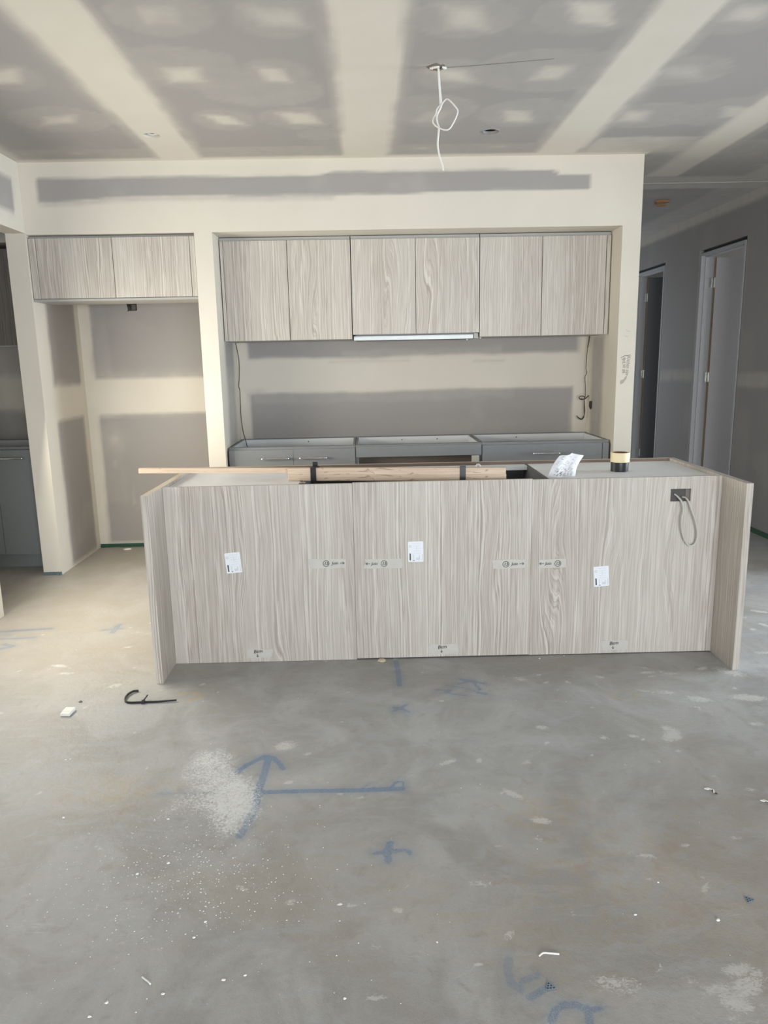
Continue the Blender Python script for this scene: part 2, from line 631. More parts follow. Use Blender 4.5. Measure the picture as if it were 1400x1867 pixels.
# ------------------------------------------------------------------ floor
chalk = [
    ([(1.669, -2.662), (1.696, -2.612), (1.734, -2.573), (1.766, -2.551)], .012, 1),
    ([(1.752, -2.551), (1.789, -2.561), (1.814, -2.596), (1.835, -2.642)], .011, .9),
    ([(1.772, -2.563), (1.772, -2.631), (1.77, -2.703), (1.765, -2.777), (1.769, -2.867), (1.76, -2.941), (1.742, -3.024)], .014, .85),
    ([(1.422, -2.775), (1.503, -2.779), (1.634, -2.783)], .008, .45),
    ([(1.765, -2.787), (1.933, -2.787), (2.101, -2.793), (2.256, -2.791)], .013, 1),
    ([(2.12, -2.79), (2.135, -2.765), (2.157, -2.769), (2.176, -2.794)], .004, .7),
    ([(2.213, -2.789), (2.237, -2.75), (2.259, -2.744), (2.26, -2.80)], .006, .8),
    ([(2.28, -1.699), (2.285, -1.841), (2.284, -1.973)], .013, .8),
    ([(2.245, -2.22), (2.279, -2.193), (2.308, -2.159)], .009, .75),
    ([(2.249, -2.186), (2.279, -2.193), (2.311, -2.23)], .009, .75),
    ([(2.444, -2.028), (2.509, -2.033), (2.482, -2.059), (2.57, -2.092)], .008, .7),
    ([(2.497, -1.987), (2.579, -2.021), (2.622, -2.062)], .006, .6),
    ([(2.562, -1.921), (2.633, -1.955), (2.669, -1.981)], .010, .8),
    ([(2.548, -1.973), (2.615, -1.942), (2.638, -2.036)], .009, .8),
    ([(2.626, -2.068), (2.655, -2.081)], .013, .8),
    ([(2.159, -3.126), (2.195, -3.12), (2.232, -3.115), (2.26, -3.121), (2.264, -3.134)], .009, .9),
    ([(2.207, -3.08), (2.196, -3.118), (2.198, -3.165)], .012, .9),
    ([(2.481, -3.537), (2.47, -3.573), (2.473, -3.613), (2.491, -3.629)], .011, .5),
    ([(2.503, -3.603), (2.539, -3.589)], .010, .5),
    ([(2.505, -3.652), (2.535, -3.635), (2.562, -3.617)], .010, .6),
    ([(2.541, -3.714), (2.557, -3.684), (2.582, -3.673), (2.612, -3.676), (2.629, -3.69), (2.619, -3.75), (2.58, -3.775), (2.55, -3.75)], .010, .8),
    ([(2.631, -3.684), (2.658, -3.688)], .008, .6),
    ([(0.106, -1.133), (0.234, -1.117), (0.373, -1.102)], .014, .7),
    ([(0.131, -1.245), (0.277, -1.245), (0.342, -1.234)], .010, .6),
    ([(0.20, -1.40), (0.27, -1.37), (0.283, -1.356), (0.222, -1.328)], .014, .6),
    ([(0.679, -1.151), (0.776, -1.132)], .013, .6),
    ([(0.744, -1.19), (0.740, -1.068)], .016, .6),
    ([(0.131, -1.185), (0.188, -1.181)], .006, .5),
]
splats = [(2.836, -1.939, .031), (2.83, -2.393, .024), (3.322, -2.441, .04), (3.308, -2.492, .048), (3.76, -2.19, .04), (3.548, -2.192, .035), (3.747, -2.098, .013), (3.348, -2.099, .018), (3.437, -2.116, .026), (3.162, -2.483, .013), (3.189, -2.51, .009), (2.684, -2.993, .025), (2.657, -3.085, .013), (2.453, -3.27, .02), (2.498, -3.46, .015), (2.626, -2.844, .02), (2.428, -2.632, .02), (2.545, -2.624, .015), (2.12, -2.833, .008), (3.015, -3.594, .025), (3.051, -3.602, .017), (3.01, -3.644, .035), (2.943, -3.649, .028), (2.963, -3.687, .028), (2.717, -3.624, .031), (3.085, -3.138, .008), (2.678, -3.392, .01), (2.955, -3.177, .013), (2.398, -1.836, .011), (3.513, -2.164, .018), (2.871, -2.084, .007), (2.056, -2.025, .011), (0.987, -1.886, .024), (0.703, -1.733, .02), (0.93, -1.865, .009), (0.634, -1.638, .02), (0.699, -1.669, .009), (0.898, -1.416, .02), (0.817, -1.118, .011), (0.326, -0.292, .013), (0.513, -0.308, .018), (0.573, -0.86, .007), (0.504, 0.061, .018), (0.947, -1.222, .009), (0.307, -1.287, .009), (3.044, -2.489, .018), (3.077, -2.238, .011), (3.806, -1.927, .053), (4.075, -1.717, .031), (4.364, -1.133, .026), (4.28, -1.349, .026), (1.825, -2.479, .044), (1.914, -2.544, .011), (3.432, -1.907, .018), (3.496, -1.905, .011), (2.093, -3.336, .011), (2.217, -3.36, .013), (1.929, -3.318, .01), (2.155, -3.637, .014), (2.714, -2.648, .02), (3.676, -2.418, .022), (3.425, -2.863, .017), (3.336, -2.774, .008), (2.933, -3.356, .008), (3.073, -3.276, .011), (3.061, -3.32, .014), (2.891, -3.624, .011)]
for _ in range(150):
    splats.append((rng.uniform(0.3, 4.9), rng.uniform(-3.9, 0.4), rng.uniform(.004, .012)))
for _ in range(70):
    splats.append((rng.uniform(2.9, 5.0), rng.uniform(-3.0, -0.6), rng.uniform(.006, .022)))


def segdist(u, v, pts):
    d = np.full(u.shape, 9.0)
    for (a, b) in zip(pts[:-1], pts[1:]):
        ax, ay = a
        bx, by = b
        L = (bx-ax)**2+(by-ay)**2+1e-12
        t = np.clip(((u-ax)*(bx-ax)+(v-ay)*(by-ay))/L, 0, 1)
        d = np.minimum(d, np.hypot(u-ax-t*(bx-ax), v-ay-t*(by-ay)))
    return d


def f_chalk(u, v):
    d = np.full(u.shape, 1.0)
    for pts, w, k in chalk:
        d = np.minimum(d, segdist(u, v, pts)-w)
    return np.clip(d, -0.05, 0.2)


def f_chalkw(u, v):
    w = np.zeros(u.shape)
    for pts, hw, k in chalk:
        w = np.maximum(w, np.where(segdist(u, v, pts) < hw+0.05, k, 0))
    return w


def f_splat(u, v):
    s = np.zeros(u.shape)
    for x, y, r in splats:
        m = (np.abs(u-x) < r*5) & (np.abs(v-y) < r*4)
        if m.any():
            h = np.random.default_rng(int(abs(x*9173+y*3371)*10))
            k_, an, e_, sh = h.uniform(.55, 1.0), h.uniform(-.6, .6), h.uniform(1.0, 2.4), h.uniform(-.6, .6)
            du = (u[m]-x)*math.cos(an)+(v[m]-y)*math.sin(an)
            dv = -(u[m]-x)*math.sin(an)+(v[m]-y)*math.cos(an)+sh*du
            s[m] = np.maximum(s[m], k_*np.exp(-((du/(r*e_))**2+(dv/(r*.95))**2)**1.5))
    return s


dust = [(1.576, -2.484), (1.629, -2.547), (1.633, -2.623), (1.733, -2.701), (1.765, -2.787), (1.771, -2.897), (1.758, -2.984), (1.733, -3.037), (1.665, -3.034), (1.616, -2.919), (1.528, -2.884), (1.49, -2.941), (1.441, -2.953), (1.497, -2.756), (1.45, -2.7), (1.463, -2.614), (1.501, -2.52)]


def inpoly(u, v, P):
    c = np.zeros(u.shape, bool)
    n = len(P)
    for i in range(n):
        x1, y1 = P[i]
        x2, y2 = P[(i+1) % n]
        if y1 == y2:
            continue
        cond = ((y1 > v) != (y2 > v)) & (u < (x2-x1)*(v-y1)/(y2-y1)+x1)
        c ^= cond
    return c


def f_powder(u, v):
    m = (u > 1.2) & (u < 2.1) & (v > -3.4) & (v < -2.3)
    out = np.zeros(u.shape)
    uu_, vv_ = u[m], v[m]
    ins = inpoly(uu_, vv_, dust)
    d = segdist(uu_, vv_, dust+[dust[0]])
    sd = np.where(ins, d, -d)
    base = sst(sd+wob(uu_*4+vv_*3, 5, .014), -0.07, 0.05)*0.52
    base = base+0.26*blob(uu_, vv_, 1.69, -2.84, .10, .17, 3)+0.16*blob(uu_, vv_, 1.60, -2.58, .09, .09, 3)
    for i_, (dx, dy) in enumerate(((0, 0), (.03, -.02), (.06, -.05), (-.03, .02))):
        base = np.maximum(base, .34*np.exp(-(segdist(uu_, vv_, [(1.43+dx, -2.97+dy), (1.62+dx, -2.74+dy)])/(.006+.003*i_))**2))
    base = np.maximum(base, .30*blob(uu_, vv_, 1.52, -2.68, .10, .16, 3))
    base = np.clip(base, 0, .95)
    # swept streak through the powder
    base *= 1-0.12*np.exp(-(segdist(uu_, vv_, [(1.47, -2.92), (1.66, -2.70)])/0.015)**2)
    out[m] = base
    # faint powder blown around
    out = np.maximum(out, 0.20*blob(u, v, 1.62, -3.18, .24, .14))
    out = np.maximum(out, 0.16*blob(u, v, 1.45, -3.35, .5, .12))
    return out


def f_ochre(u, v):
    a = np.exp(-((np.hypot((u-1.35), (v+2.025)*1.4)-0.05)/0.014)**2)*0.7*(u > 1.27)
    a = np.maximum(a, 0.32*np.exp(-((np.hypot((u-3.244), (v+2.13)*1.5)-0.06)/0.012)**2))
    a = np.maximum(a, 0.30*blob(u, v, 1.27, -2.75, .2, .13))
    a = np.maximum(a, 0.30*blob(u, v, 2.72, -2.95, .18, .12))
    a = np.maximum(a, 0.22*blob(u, v, 2.83, -3.25, .3, .3))
    return a


def f_tan(u, v):
    a = sst(1.9-u, 0, 1.1)*sst(v+2.25, 0, 0.7)
    return np.clip(a*0.9, 0, 1)


us = lines(-1.2, 9.1, (), (0.0, 5.0), 0.35, 0.0125)
vs_ = lines(-8.7, 4.5, (), (-3.95, -0.9), 0.25, 0.0125)
slab('floor', (0, 0, 0), (1, 0, 0), (0, 1, 0), (0, 0, 1), us, vs_, [], 0.1, CON,
     dict(chalk=f_chalk, chalkw=f_chalkw, splat=f_splat, powder=f_powder, ochre=f_ochre, tan=f_tan))

# ------------------------------------------------------------------ ceiling
core = [(1.433, -2.006), (1.865, -1.979), (1.385, -1.421), (1.787, -1.409), (1.451, -0.786), (1.853, -0.797), (0.592, -0.821), (0.586, -1.427), (2.575, -1.958), (3.053, -1.984), (2.593, -1.384), (3.042, -1.396), (2.558, -0.805), (3.01, -0.787), (3.646, -1.398), (3.652, -0.762), (4.194, -0.804), (3.654, -1.976)]
halo = [(1.712, -1.218, .22), (1.845, -0.807, .16), (3.752, -0.758, .2), (3.047, -0.848, .2), (4.148, -0.806, .22), (1.959, -0.51, .1), (2.52, -0.912, .2), (3.025, -1.417, .25), (1.375, -1.529, .2), (1.433, -2.006, .15), (2.575, -1.958, .16), (3.053, -1.984, .17), (3.646, -1.398, .16), (0.592, -0.821, .2)]


def f_ceil(u, v):
    c = np.zeros(u.shape)
    hall = v > 0.60
    for (a, b) in ((0.90, 1.175), (2.062, 2.348), (3.275, 3.54), (4.22, 4.46)):
        bd = rect(u, v, a, b, -9, 0.62, 0.018, 0.006, int(a*10))
        c = np.maximum(c, bd*0.97)
        bd = rect(u, v, a-0.045, b+0.045, -9, 0.62, 0.02, 0.01, int(a*10)+5)
        c = np.maximum(c, bd*0.22)
    for (a, b) in ((-0.3, -0.05), (4.95, 5.4)):
        c = np.maximum(c, rect(u, v, a, b+.12, -9, 5, .04, .01, 3)*0.6)
    for i, (x, y) in enumerate(core):
        r = np.random.default_rng(i+50)
        a, b = r.uniform(.05, .075), r.uniform(.05, .085)
        tilt = r.uniform(-.5, .5)
        uu_ = u+tilt*(v-y)
        k_ = r.choice([.4, .55, .7, .8])
        sf = r.uniform(.035, .09)
        c = np.maximum(c, k_*sst(np.minimum(a-np.abs(uu_-x), b-np.abs(v-y+tilt*.4*(u-x))), -sf, sf*.6))
        c = np.maximum(c, 0.14*sst(0.17-np.hypot((u-x), (v-y)*0.9), -0.02, 0.03))
    for (x, y, r) in halo:
        d = np.hypot((u-x)*0.8, v-y)+wob(u*3+v*2, int(x*100), 0.01)
        c = np.maximum(c, 0.13*sst(r-d, -0.02, 0.02))
        c = np.maximum(c, 0.17*np.exp(-((r-d)/0.012)**2))
    for (x, y) in ((0.444, -0.188), (2.552, -0.203), (3.02, -0.216), (4.92, 0.314)):
        c = np.maximum(c, 0.4*blob(u, v, x, y, .09, .04))
    # compound along the bulkhead wall
    c = np.maximum(c, 0.95*sst(v, -0.10, -0.03)*(v < 0.62)*(u < 4.0)*(u > -.2))
    c = np.maximum(c, 0.16*sst(v+wob(u, 8, .01), -0.30, -0.27)*(v < 0.62))
    c = np.maximum(c, 0.55*rect(u, v, 3.55, 4.2, -0.37, -0.02, .02, .02, 31))
    c = np.maximum(c, 0.35*rect(u, v, 3.9, 4.25, -0.1, 0.62, .05, .02, 33))
    c = np.maximum(c, 0.62*rect(u, v, 3.9, 5.4, 0.62, 1.02, .03, .012, 35))
    c = np.maximum(c, 0.18*blob(u, v, 4.9, 1.4, .3, .12))
    # hallway
    c = np.where(hall & (u > 3.9) & (v > 1.02), np.maximum(c*0.6, 0.12*np.clip(np.sin(v*9+u*2), 0, 1)), c)
    return np.clip(c, 0, 1)


DL = [(0.991, -0.533, .047, 'a'), (2.908, -0.530, .046, 'b')]
hs = .062
fixu = [c for x, y, r, k in DL for c in (x-hs, x+hs)]
fixv = sorted(set(c for x, y, r, k in DL[:1] for c in (-.5315-hs, -.5315+hs)))
us = lines(-1.2, 9.1, fixu, (0.0, 5.35), 0.4, 0.03)
vs_ = lines(-8.7, 4.5, fixv, (-2.4, 1.4), 0.4, 0.03)
ceil = slab('ceiling', (0, 0, CZ), (1, 0, 0), (0, 1, 0), (0, 0, -1), us, vs_,
            [(x-hs, x+hs, -.5315-hs, -.5315+hs) for x, y, r, k in DL], 0.012, PL, dict(cov=f_ceil))
# downlight cut-outs: ring of ceiling round a real circular hole, with a dark void above
for n_, (x, y, r, k) in enumerate(DL):
    y = -.5315
    m = MB()
    N_ = 40
    V = []
    for i in range(N_):
        a = 2*math.pi*i/N_
        c_, s_ = math.cos(a), math.sin(a)
        q = hs/max(abs(c_), abs(s_))
        V += [(x+c_*q, y+s_*q, CZ), (x+c_*r, y+s_*r, CZ), (x+c_*r, y+s_*r, CZ+.012)]
    F = []
    for i in range(N_):
        j = (i+1) % N_
        F += [(3*i, 3*i+1, 3*j+1, 3*j), (3*i+1, 3*i+2, 3*j+2, 3*j+1)]
    cov = [0.95 if k == 'a' else 0.03]*len(V)
    o = mk('cutout_rim', V, F, PL, ceil, attrs=dict(cov=cov))
    m = MB()
    m.lathe([(r+.03, .0125), (r+.03, .10), (0.0005, .10)], (x, y, CZ), 24)
    m.build('roof_void', DARK, ceil)
    if k == 'b':
        m = MB()
        m.lathe([(r+.001, -.004), (r+.007, -.003), (r+.009, 0.0), (r-.001, 0.0), (r-.001, -.004)], (x, y, CZ), 32)
        m.build('downlight_ring', plain('ring_grey', (.30, .30, .31), .5), ceil)
    else:
        m = MB()
        m.tube([(x-.03, y+.0, CZ+.02), (x, y+.022, CZ+.012), (x+.036, y+.008, CZ+.016)], .006, 8)
        m.build('cable_end', WPVC, ceil)
        m = MB()
        m.lathe([(r-.001, .012), (r-.006, .016), (r-.009, .04), (r-.001, .05)], (x, y, CZ), 24)
        m.build('insulation_edge', GPVC, ceil)

# ragged hole where the pendant cable comes out
jag = []
for i in range(15):
    a = 2*math.pi*i/15
    jag.append((2.512+math.cos(a)*random.uniform(.030, .052), -1.478+math.sin(a)*random.uniform(.028, .056)))
m = MB()
m.prism(jag, CZ-.0015, CZ-.0005)
m.build('ragged_hole', BRN, ceil)
m = MB()
for i in range(9):
    a = random.uniform(-.6, 3.9)
    x, y = 2.512+math.cos(a)*.032, -1.482-abs(math.sin(a))*.022
    m.prism([(x, y), (x+random.uniform(.008, .018), y+.004), (x+.004, y+random.uniform(.008, .014))], CZ-.010, CZ-.0025)
m.build('torn_plaster', CHIPM, ceil)
m = MB()
m.prism([(2.518, -1.480), (2.534, -1.480), (2.532, -1.468), (2.520, -1.468)], CZ-.0025, CZ-.0018)
m.build('hole_core', DARK, ceil)
m = MB()
m.ribbon([(2.551, -1.475), (2.69, -1.496), (2.853, -1.528), (3.014, -1.56)], .005, lambda x, y, h: (x, y, CZ-h), .0006)
m.build('hairline_crack', plain('crack_shadow_grey', (0.20, 0.19, 0.18), .9), ceil)
# ragged orange timber patch in the hallway ceiling
m = MB()
for i in range(7):
    x, y = 4.70+random.uniform(-.05, .05), 1.51+random.uniform(-.10, .10)
    w = random.uniform(.02, .05)
    m.prism([(x-w, y-.02), (x+w*.6, y-.035), (x+w, y+.02), (x-w*.3, y+.04)], CZ-.012-i*.001, CZ-.001-i*.0004)
tag(m.build('exposed_timber', ORNG, ceil), 'splintered orange timber showing through a broken patch of hallway ceiling')
m = MB()
m.box((3.995, .812, CZ-.005), (5.28, .822, CZ-.0005))
tag(m.build('trim_1', plain('compound_bead', (.46, .45, .42), .8)), kind='structure')

# ------------------------------------------------------------------ walls


def wallgrid(a, b, fixed, fine, step=.03):
    return lines(a, b, fixed, fine, .4, step)


def f_back(u, v):
    top = 2.600+wob(u, 3, .004)+0.006*np.sin(u*1.1)
    bot = 2.484+wob(u, 9, .004)-0.018*sst(0.55-u, 0, .25)+.006*sst(u-2.2, 0, .5)
    top = top+.016*sst(u-1.9, 0, .1)-.026*sst(u-3.41, 0, .03)
    g = sst(np.minimum(top-v, v-bot), -.007, .008)*sst(np.minimum(u-.113, 3.655-u), -.006, .006)
    g2 = sst(v-(bot-.03), -.01, .012)*sst(top-v, -.01, .01)*sst(np.minimum(u-.113, 2.0-u), -.01, .02)*0.35
    return 1-np.maximum(g, g2)


slab('wall_back', (0, 0, 0), (1, 0, 0), (0, 0, 1), (0, -1, 0),
     wallgrid(0.0005, XR, (XK0, XK1, XK2), (0, 4), .03),
     lines(0, CZ, (SOF,), (2.2, 2.7), .3, .015),
     [(-.1, XK0, -.1, SOF), (XK1, XK2, -.1, SOF)], .1, PL, dict(cov=f_back))


def f_left(u, v):
    g = rect(u, v, -2.2, -.11, 2.37, 2.59, .015, .008, 12)*.95
    g = np.maximum(g, rect(u, v, .20, .69, 1.30, 2.2, .02, .008, 14))
    g = np.maximum(g, rect(u, v, .20, .69, .02, 1.06, .02, .006, 17)*(1-.0*u))
    g = np.maximum(g, rect(u, v, .08, .20, .0, .9, .03, .01, 19)*sst(.05+v*.0, 0, 1)*.0)
    g = np.maximum(g, rect(u, v, -8, -.95, .2, 1.1, .03, .01, 22))
    g = np.maximum(g, rect(u, v, -8, -.95, 1.35, 2.5, .03, .01, 23))
    return 1-g


slab('wall_left', (0, 0, 0), (0, 1, 0), (0, 0, 1), (1, 0, 0),
     lines(-8.5, .9, (-1.58, -.96, -.86, 0), (-1.6, .9), .4, .03),
     lines(0, CZ, (2.277, 2.18), (0, 2.7), .3, .04),
     [(-.86, 0, -.1, 2.277), (-1.58, -.96, -.1, 2.18)], .128, PL, dict(cov=f_left))


def f_nook(u, v):
    g = rect(u, v, .082, 1.2, 1.335, 2.3, .018, .007, 41)
    g = np.maximum(g, rect(u, v, .084, 1.2, .035, 1.06, .018, .005, 44))
    sm = .13*blob(u, v, .19, .86, .10, .09, 3)+.18*blob(u, v, .185, .86, .035, .04, 3)
    sm += .12*rect(u, v, .02, .2, 1.34, 2.0, .02, .01, 46)+.10*rect(u, v, .02, 1.2, 1.28, 1.40, .03, .01, 47)
    sm += .08*rect(u, v, .05, .26, .35, 1.02, .03, .02, 48)
    sm += .7*np.exp(-(segdist(u, v, [(.165, .66), (.166, .70)])/.008)**2)+.22*np.exp(-(segdist(u, v, [(.30, .35), (.285, .62)])/.006)**2)
    return np.clip(1-g+sm, 0, 1)


slab('wall_nook_back', (0, YN, 0), (1, 0, 0), (0, 0, 1), (0, -1, 0),
     lines(.0005, XK0-.0005, (), (0, 1.1), .1, .025), lines(.03, 2.69, (1.838, 1.892), (0, 2.3), .1, .03),
     [], .08, PL, dict(cov=f_nook))


def f_pil(u, v):
    return np.clip(1-rect(u, v, .22, .52, -1, 1.58, .07, .01, 51)*.75-rect(u, v, .22, .52, 1.4, 2.26, .07, .01, 52)*.5, 0, 1)


slab('wall_pillar', (XK1, 0, 0), (0, 1, 0), (0, 0, 1), (1, 0, 0),
     lines(.1005, .85, (), (0, .9), .1, .025), lines(0, 2.69, (), (0, 2.3), .1, .06),
     [], XK1-XK0, PL, dict(cov=f_pil))


def f_kr(u, v):
    return np.clip(1-rect(u, v, .30, .56, -1, 1.58, .05, .008, 55)*.8, 0, 1)


slab('wall_kitchen_side', (XK2, 0, 0), (0, 1, 0), (0, 0, 1), (-1, 0, 0),
     lines(.1005, 4.3, (), (0, .7), .4, .025), lines(0, 2.69, (), (0, 2.3), .3, .05),
     [], XR-XK2, PL, dict(cov=f_kr))


def f_kb(u, v):
    lo = rect(u, v, 1.27, 3.755, .0, 1.205, .016, .006, 61)
    up = rect(u, v, 1.275, 3.79, 1.465, 2.3, .018, .007, 65)
    sm = .12*rect(u, v, 1.3, 3.3, 1.13, 1.21, .02, .01, 68)+.15*rect(u, v, 2.0, 3.2, 1.46, 1.52, .02, .012, 69)
    dk = .22*np.exp(-(segdist(u, v, [(1.9, 1.43), (2.5, 1.432)])/.012)**2)+.3*np.exp(-(segdist(u, v, [(3.0, 1.418), (3.22, 1.416)])/.010)**2)
    sm2 = .25*blob(u, v, 1.33, 1.225, .07, .02)
    return np.clip(1-np.maximum(lo, up)+sm*np.maximum(lo, up)-dk-sm2+.10*blob(u, v, 3.0, .92, .6, .06), 0, 1)


slab('wall_kitchen_back', (0, YK, 0), (1, 0, 0), (0, 0, 1), (0, -1, 0),
     lines(XK1+.0005, XK2-.0005, (), (1, 4), .1, .025), lines(0, SOF-.001, (), (.8, 1.6), .2, .015),
     [], .08, PL, dict(cov=f_kb))
slab('soffit', (0, 0, SOF), (1, 0, 0), (0, 1, 0), (0, 0, -1),
     lines(.0005, XK2-.0005, (XK0, XK1), (9, 9.1), .4), lines(.1005, YN-.001, (YK-.001,), (9, 9.1), .3), [(XK0, XK1, 0, 1)], .05, PL,
     dict(cov=lambda u, v: np.full(u.shape, .92)))


def f_right(u, v):
    c = sst(v, 2.605, 2.635)*.72
    band = rect(u, v, .2, 1.17, 1.165, 1.275, .02, .006, 71)*.45+rect(u, v, 2.05, 2.855, 1.175, 1.275, .03, .008, 72)*.36
    band = np.maximum(band, rect(u, v, -8.5, .2, 1.165, 1.275, .03, .01, 77)*.7)
    c = np.maximum(c, band)
    for k, (a, b) in enumerate(((1.182, 2.033), (2.862, 3.7))):
        c = np.maximum(c, .6*np.exp(-(np.minimum(np.abs(u-a), np.abs(u-b))/.010)**2)*(v < 2.38)*((u < a) | (u > b)))
    c = np.maximum(c, .14*blob(u, v, 2.12, .85, .06, .12, 3))
    c = np.maximum(c, .10*rect(u, v, .9, 1.15, .4, 1.0, .05, .02, 75))
    c = np.maximum(c, .10*rect(u, v, .95, 1.16, 1.28, 1.6, .05, .02, 76))
    return np.clip(c, 0, 1)


# hallway side wall: bare grey sheets with open doorways
slab('wall_right', (XH, 0, 0), (0, 1, 0), (0, 0, 1), (-1, 0, 0),
     lines(-8.5, 4.3, (1.182, 2.033, 2.862, 3.7, -2.2, -.55), (.3, 3.7), .4, .03),
     lines(.045, CZ, (2.37, 2.25), (1.0, 2.7), .15, .02),
     [(1.182, 2.033, -.1, 2.37), (2.862, 3.7, -.1, 2.37), (-2.2, -.55, -.1, 2.25)], .10,
     PL, dict(cov=f_right))
ones = dict(cov=lambda u, v: np.full(u.shape, .55))
slab('wall_front', (0, -8.5, 0), (1, 0, 0), (0, 0, 1), (0, 1, 0), lines(-.1, 5.4, (1.6, 5.0), None, .4),
     lines(0, CZ, (.05, 1.95), None, .4), [(1.6, 5.0, .05, 1.95)], .1, PL, ones)
slab('wall_hall_end', (0, 4.3, 0), (1, 0, 0), (0, 0, 1), (0, -1, 0), lines(3.8, 8.6, (4.12, 5.16), None, .5),
     lines(0, CZ, (.1, 2.25), None, .5), [(4.12, 5.16, .1, 2.25)], .1, PL, ones)  # end opening added to go with the hall fill lamp
slab('wall_bedroom_front', (0, .1, 0), (1, 0, 0), (0, 0, 1), (0, 1, 0), lines(XH+.101, 8.6, (), None, .5),
     lines(0, CZ, (), None, .5), [], .1, PL, ones)
slab('wall_bedroom_divider', (0, 2.45, 0), (1, 0, 0), (0, 0, 1), (0, -1, 0), lines(XH+.101, 8.6, (), None, .5),
     lines(0, CZ, (), None, .5), [], .1, PL, ones)
slab('wall_bedroom_side', (8.6, 0, 0), (0, 1, 0), (0, 0, 1), (-1, 0, 0), lines(0, 4.3, (.35, 1.55, 2.7, 3.7), None, .5),
     lines(0, CZ, (.7, 1.9), None, .5), [(.35, 1.55, .7, 1.9), (2.7, 3.7, .7, 1.9)], .1, PL, ones)


def f_pan(u, v):
    return 1-.8*rect(u, v, -3, .0, -1, 1.10, .03, .01, 81)-.6*rect(u, v, -3, 0, 1.36, 3, .04, .01, 83)


slab('wall_pantry_back', (0, .80, 0), (1, 0, 0), (0, 0, 1), (0, -1, 0), lines(-.9, -.13, (), (-1, 0), .4, .05),
     lines(0, CZ, (), (.8, 1.7), .4, .03), [], .1, PL, dict(cov=lambda u, v: np.clip(f_pan(u, v), 0, 1)))
slab('wall_pantry_side', (-.80, 0, 0), (0, 1, 0), (0, 0, 1), (1, 0, 0), lines(-.95, .8, (), None, .5),
     lines(0, CZ, (), None, .5), [], .1, PL, ones)
slab('wall_pantry_front', (0, -.90, 0), (1, 0, 0), (0, 0, 1), (0, 1, 0), lines(-.799, -.129, (), None, .5),
     lines(0, CZ, (), None, .5), [], .05, PL, ones)
slab('wall_side_room', (9.0, 0, 0), (0, 1, 0), (0, 0, 1), (-1, 0, 0), lines(-2.6, .0, (-2.3, -.2), None, .5),
     lines(0, CZ, (.05, 2.35), None, .5), [(-2.3, -.2, .05, 2.35)], .1, PL, ones)
slab('wall_side_room_front', (0, -2.6, 0), (1, 0, 0), (0, 0, 1), (0, 1, 0), lines(XH+.101, 9.0, (), None, .5),
     lines(0, CZ, (), None, .5), [], .1, PL, ones)
slab('soffit', (0, 0, 2.28), (1, 0, 0), (0, 1, 0), (0, 0, -1), lines(-.79, -.13, (), None, .3),
     lines(.35, .79, (), None, .3), [], .35, PL, ones)

# green membrane strips and torn wall feet
m = MB()
m.box((.001, YN+.004, .0), (XK0-.001, YN+.05, .031))
m.box((.001, YN-.006, .0), (XK0-.001, YN+.004, .010))
tag(m.build('trim_2', GREEN), kind='structure')
m = MB()
m.box((XH+.004, -8.4, .0), (XH+.06, 1.18, .045))
m.box((XH+.004, 2.036, .0), (XH+.06, 2.86, .045))
tag(m.build('trim_3', plain('damp_course_green', (.05, .13, .075), .6)), kind='structure')
m = MB()
m.box((-.126, -.003, .0), (-.002, -.0005, .022))
for i in range(16):
    x = -.124+i*.0078
    h = random.uniform(.008, .024)
    m.box((x, -.008-random.random()*.004, .0), (x+random.uniform(.003, .008), -.003, h))
tag(m.build('trim_4', plain('torn_blue_grey_bead', (.16, .22, .24), .5, .2)), kind='structure')

# wall box hole high in the fridge nook
m = MB()
zc0, zc1 = 1.838, 1.893
m.prism([(.371, zc1), (.380, zc0+.006), (.372, zc0-.004), (.39, zc0), (.445, zc0+.001), (.448, zc0+.008), (.447, zc1-.003), (.44, zc1+.001)],
        YN-.0025, YN-.0008, lambda x, y, z: (x, z, y))
wb = m.build('wall_box', plain('wall_box_black', (.02, .02, .018), .6))
tag(wb, 'black rectangular power outlet hole high in the fridge recess wall', 'wall outlet')
m = MB()
m.tube([(.388, YN-.006, 1.885), (.386, YN-.008, 1.862), (.395, YN-.006, 1.848)], .0035)
m.tube([(.398, YN-.006, 1.886), (.394, YN-.010, 1.864), (.405, YN-.006, 1.85)], .003)
m.build('cable', BPVC, wb, True)
m = MB()
m.box((.41, YN-.006, 1.846), (.44, YN-.003, 1.882))
m.build('bracket', REDB, wb)

# ------------------------------------------------------------------ hall doors


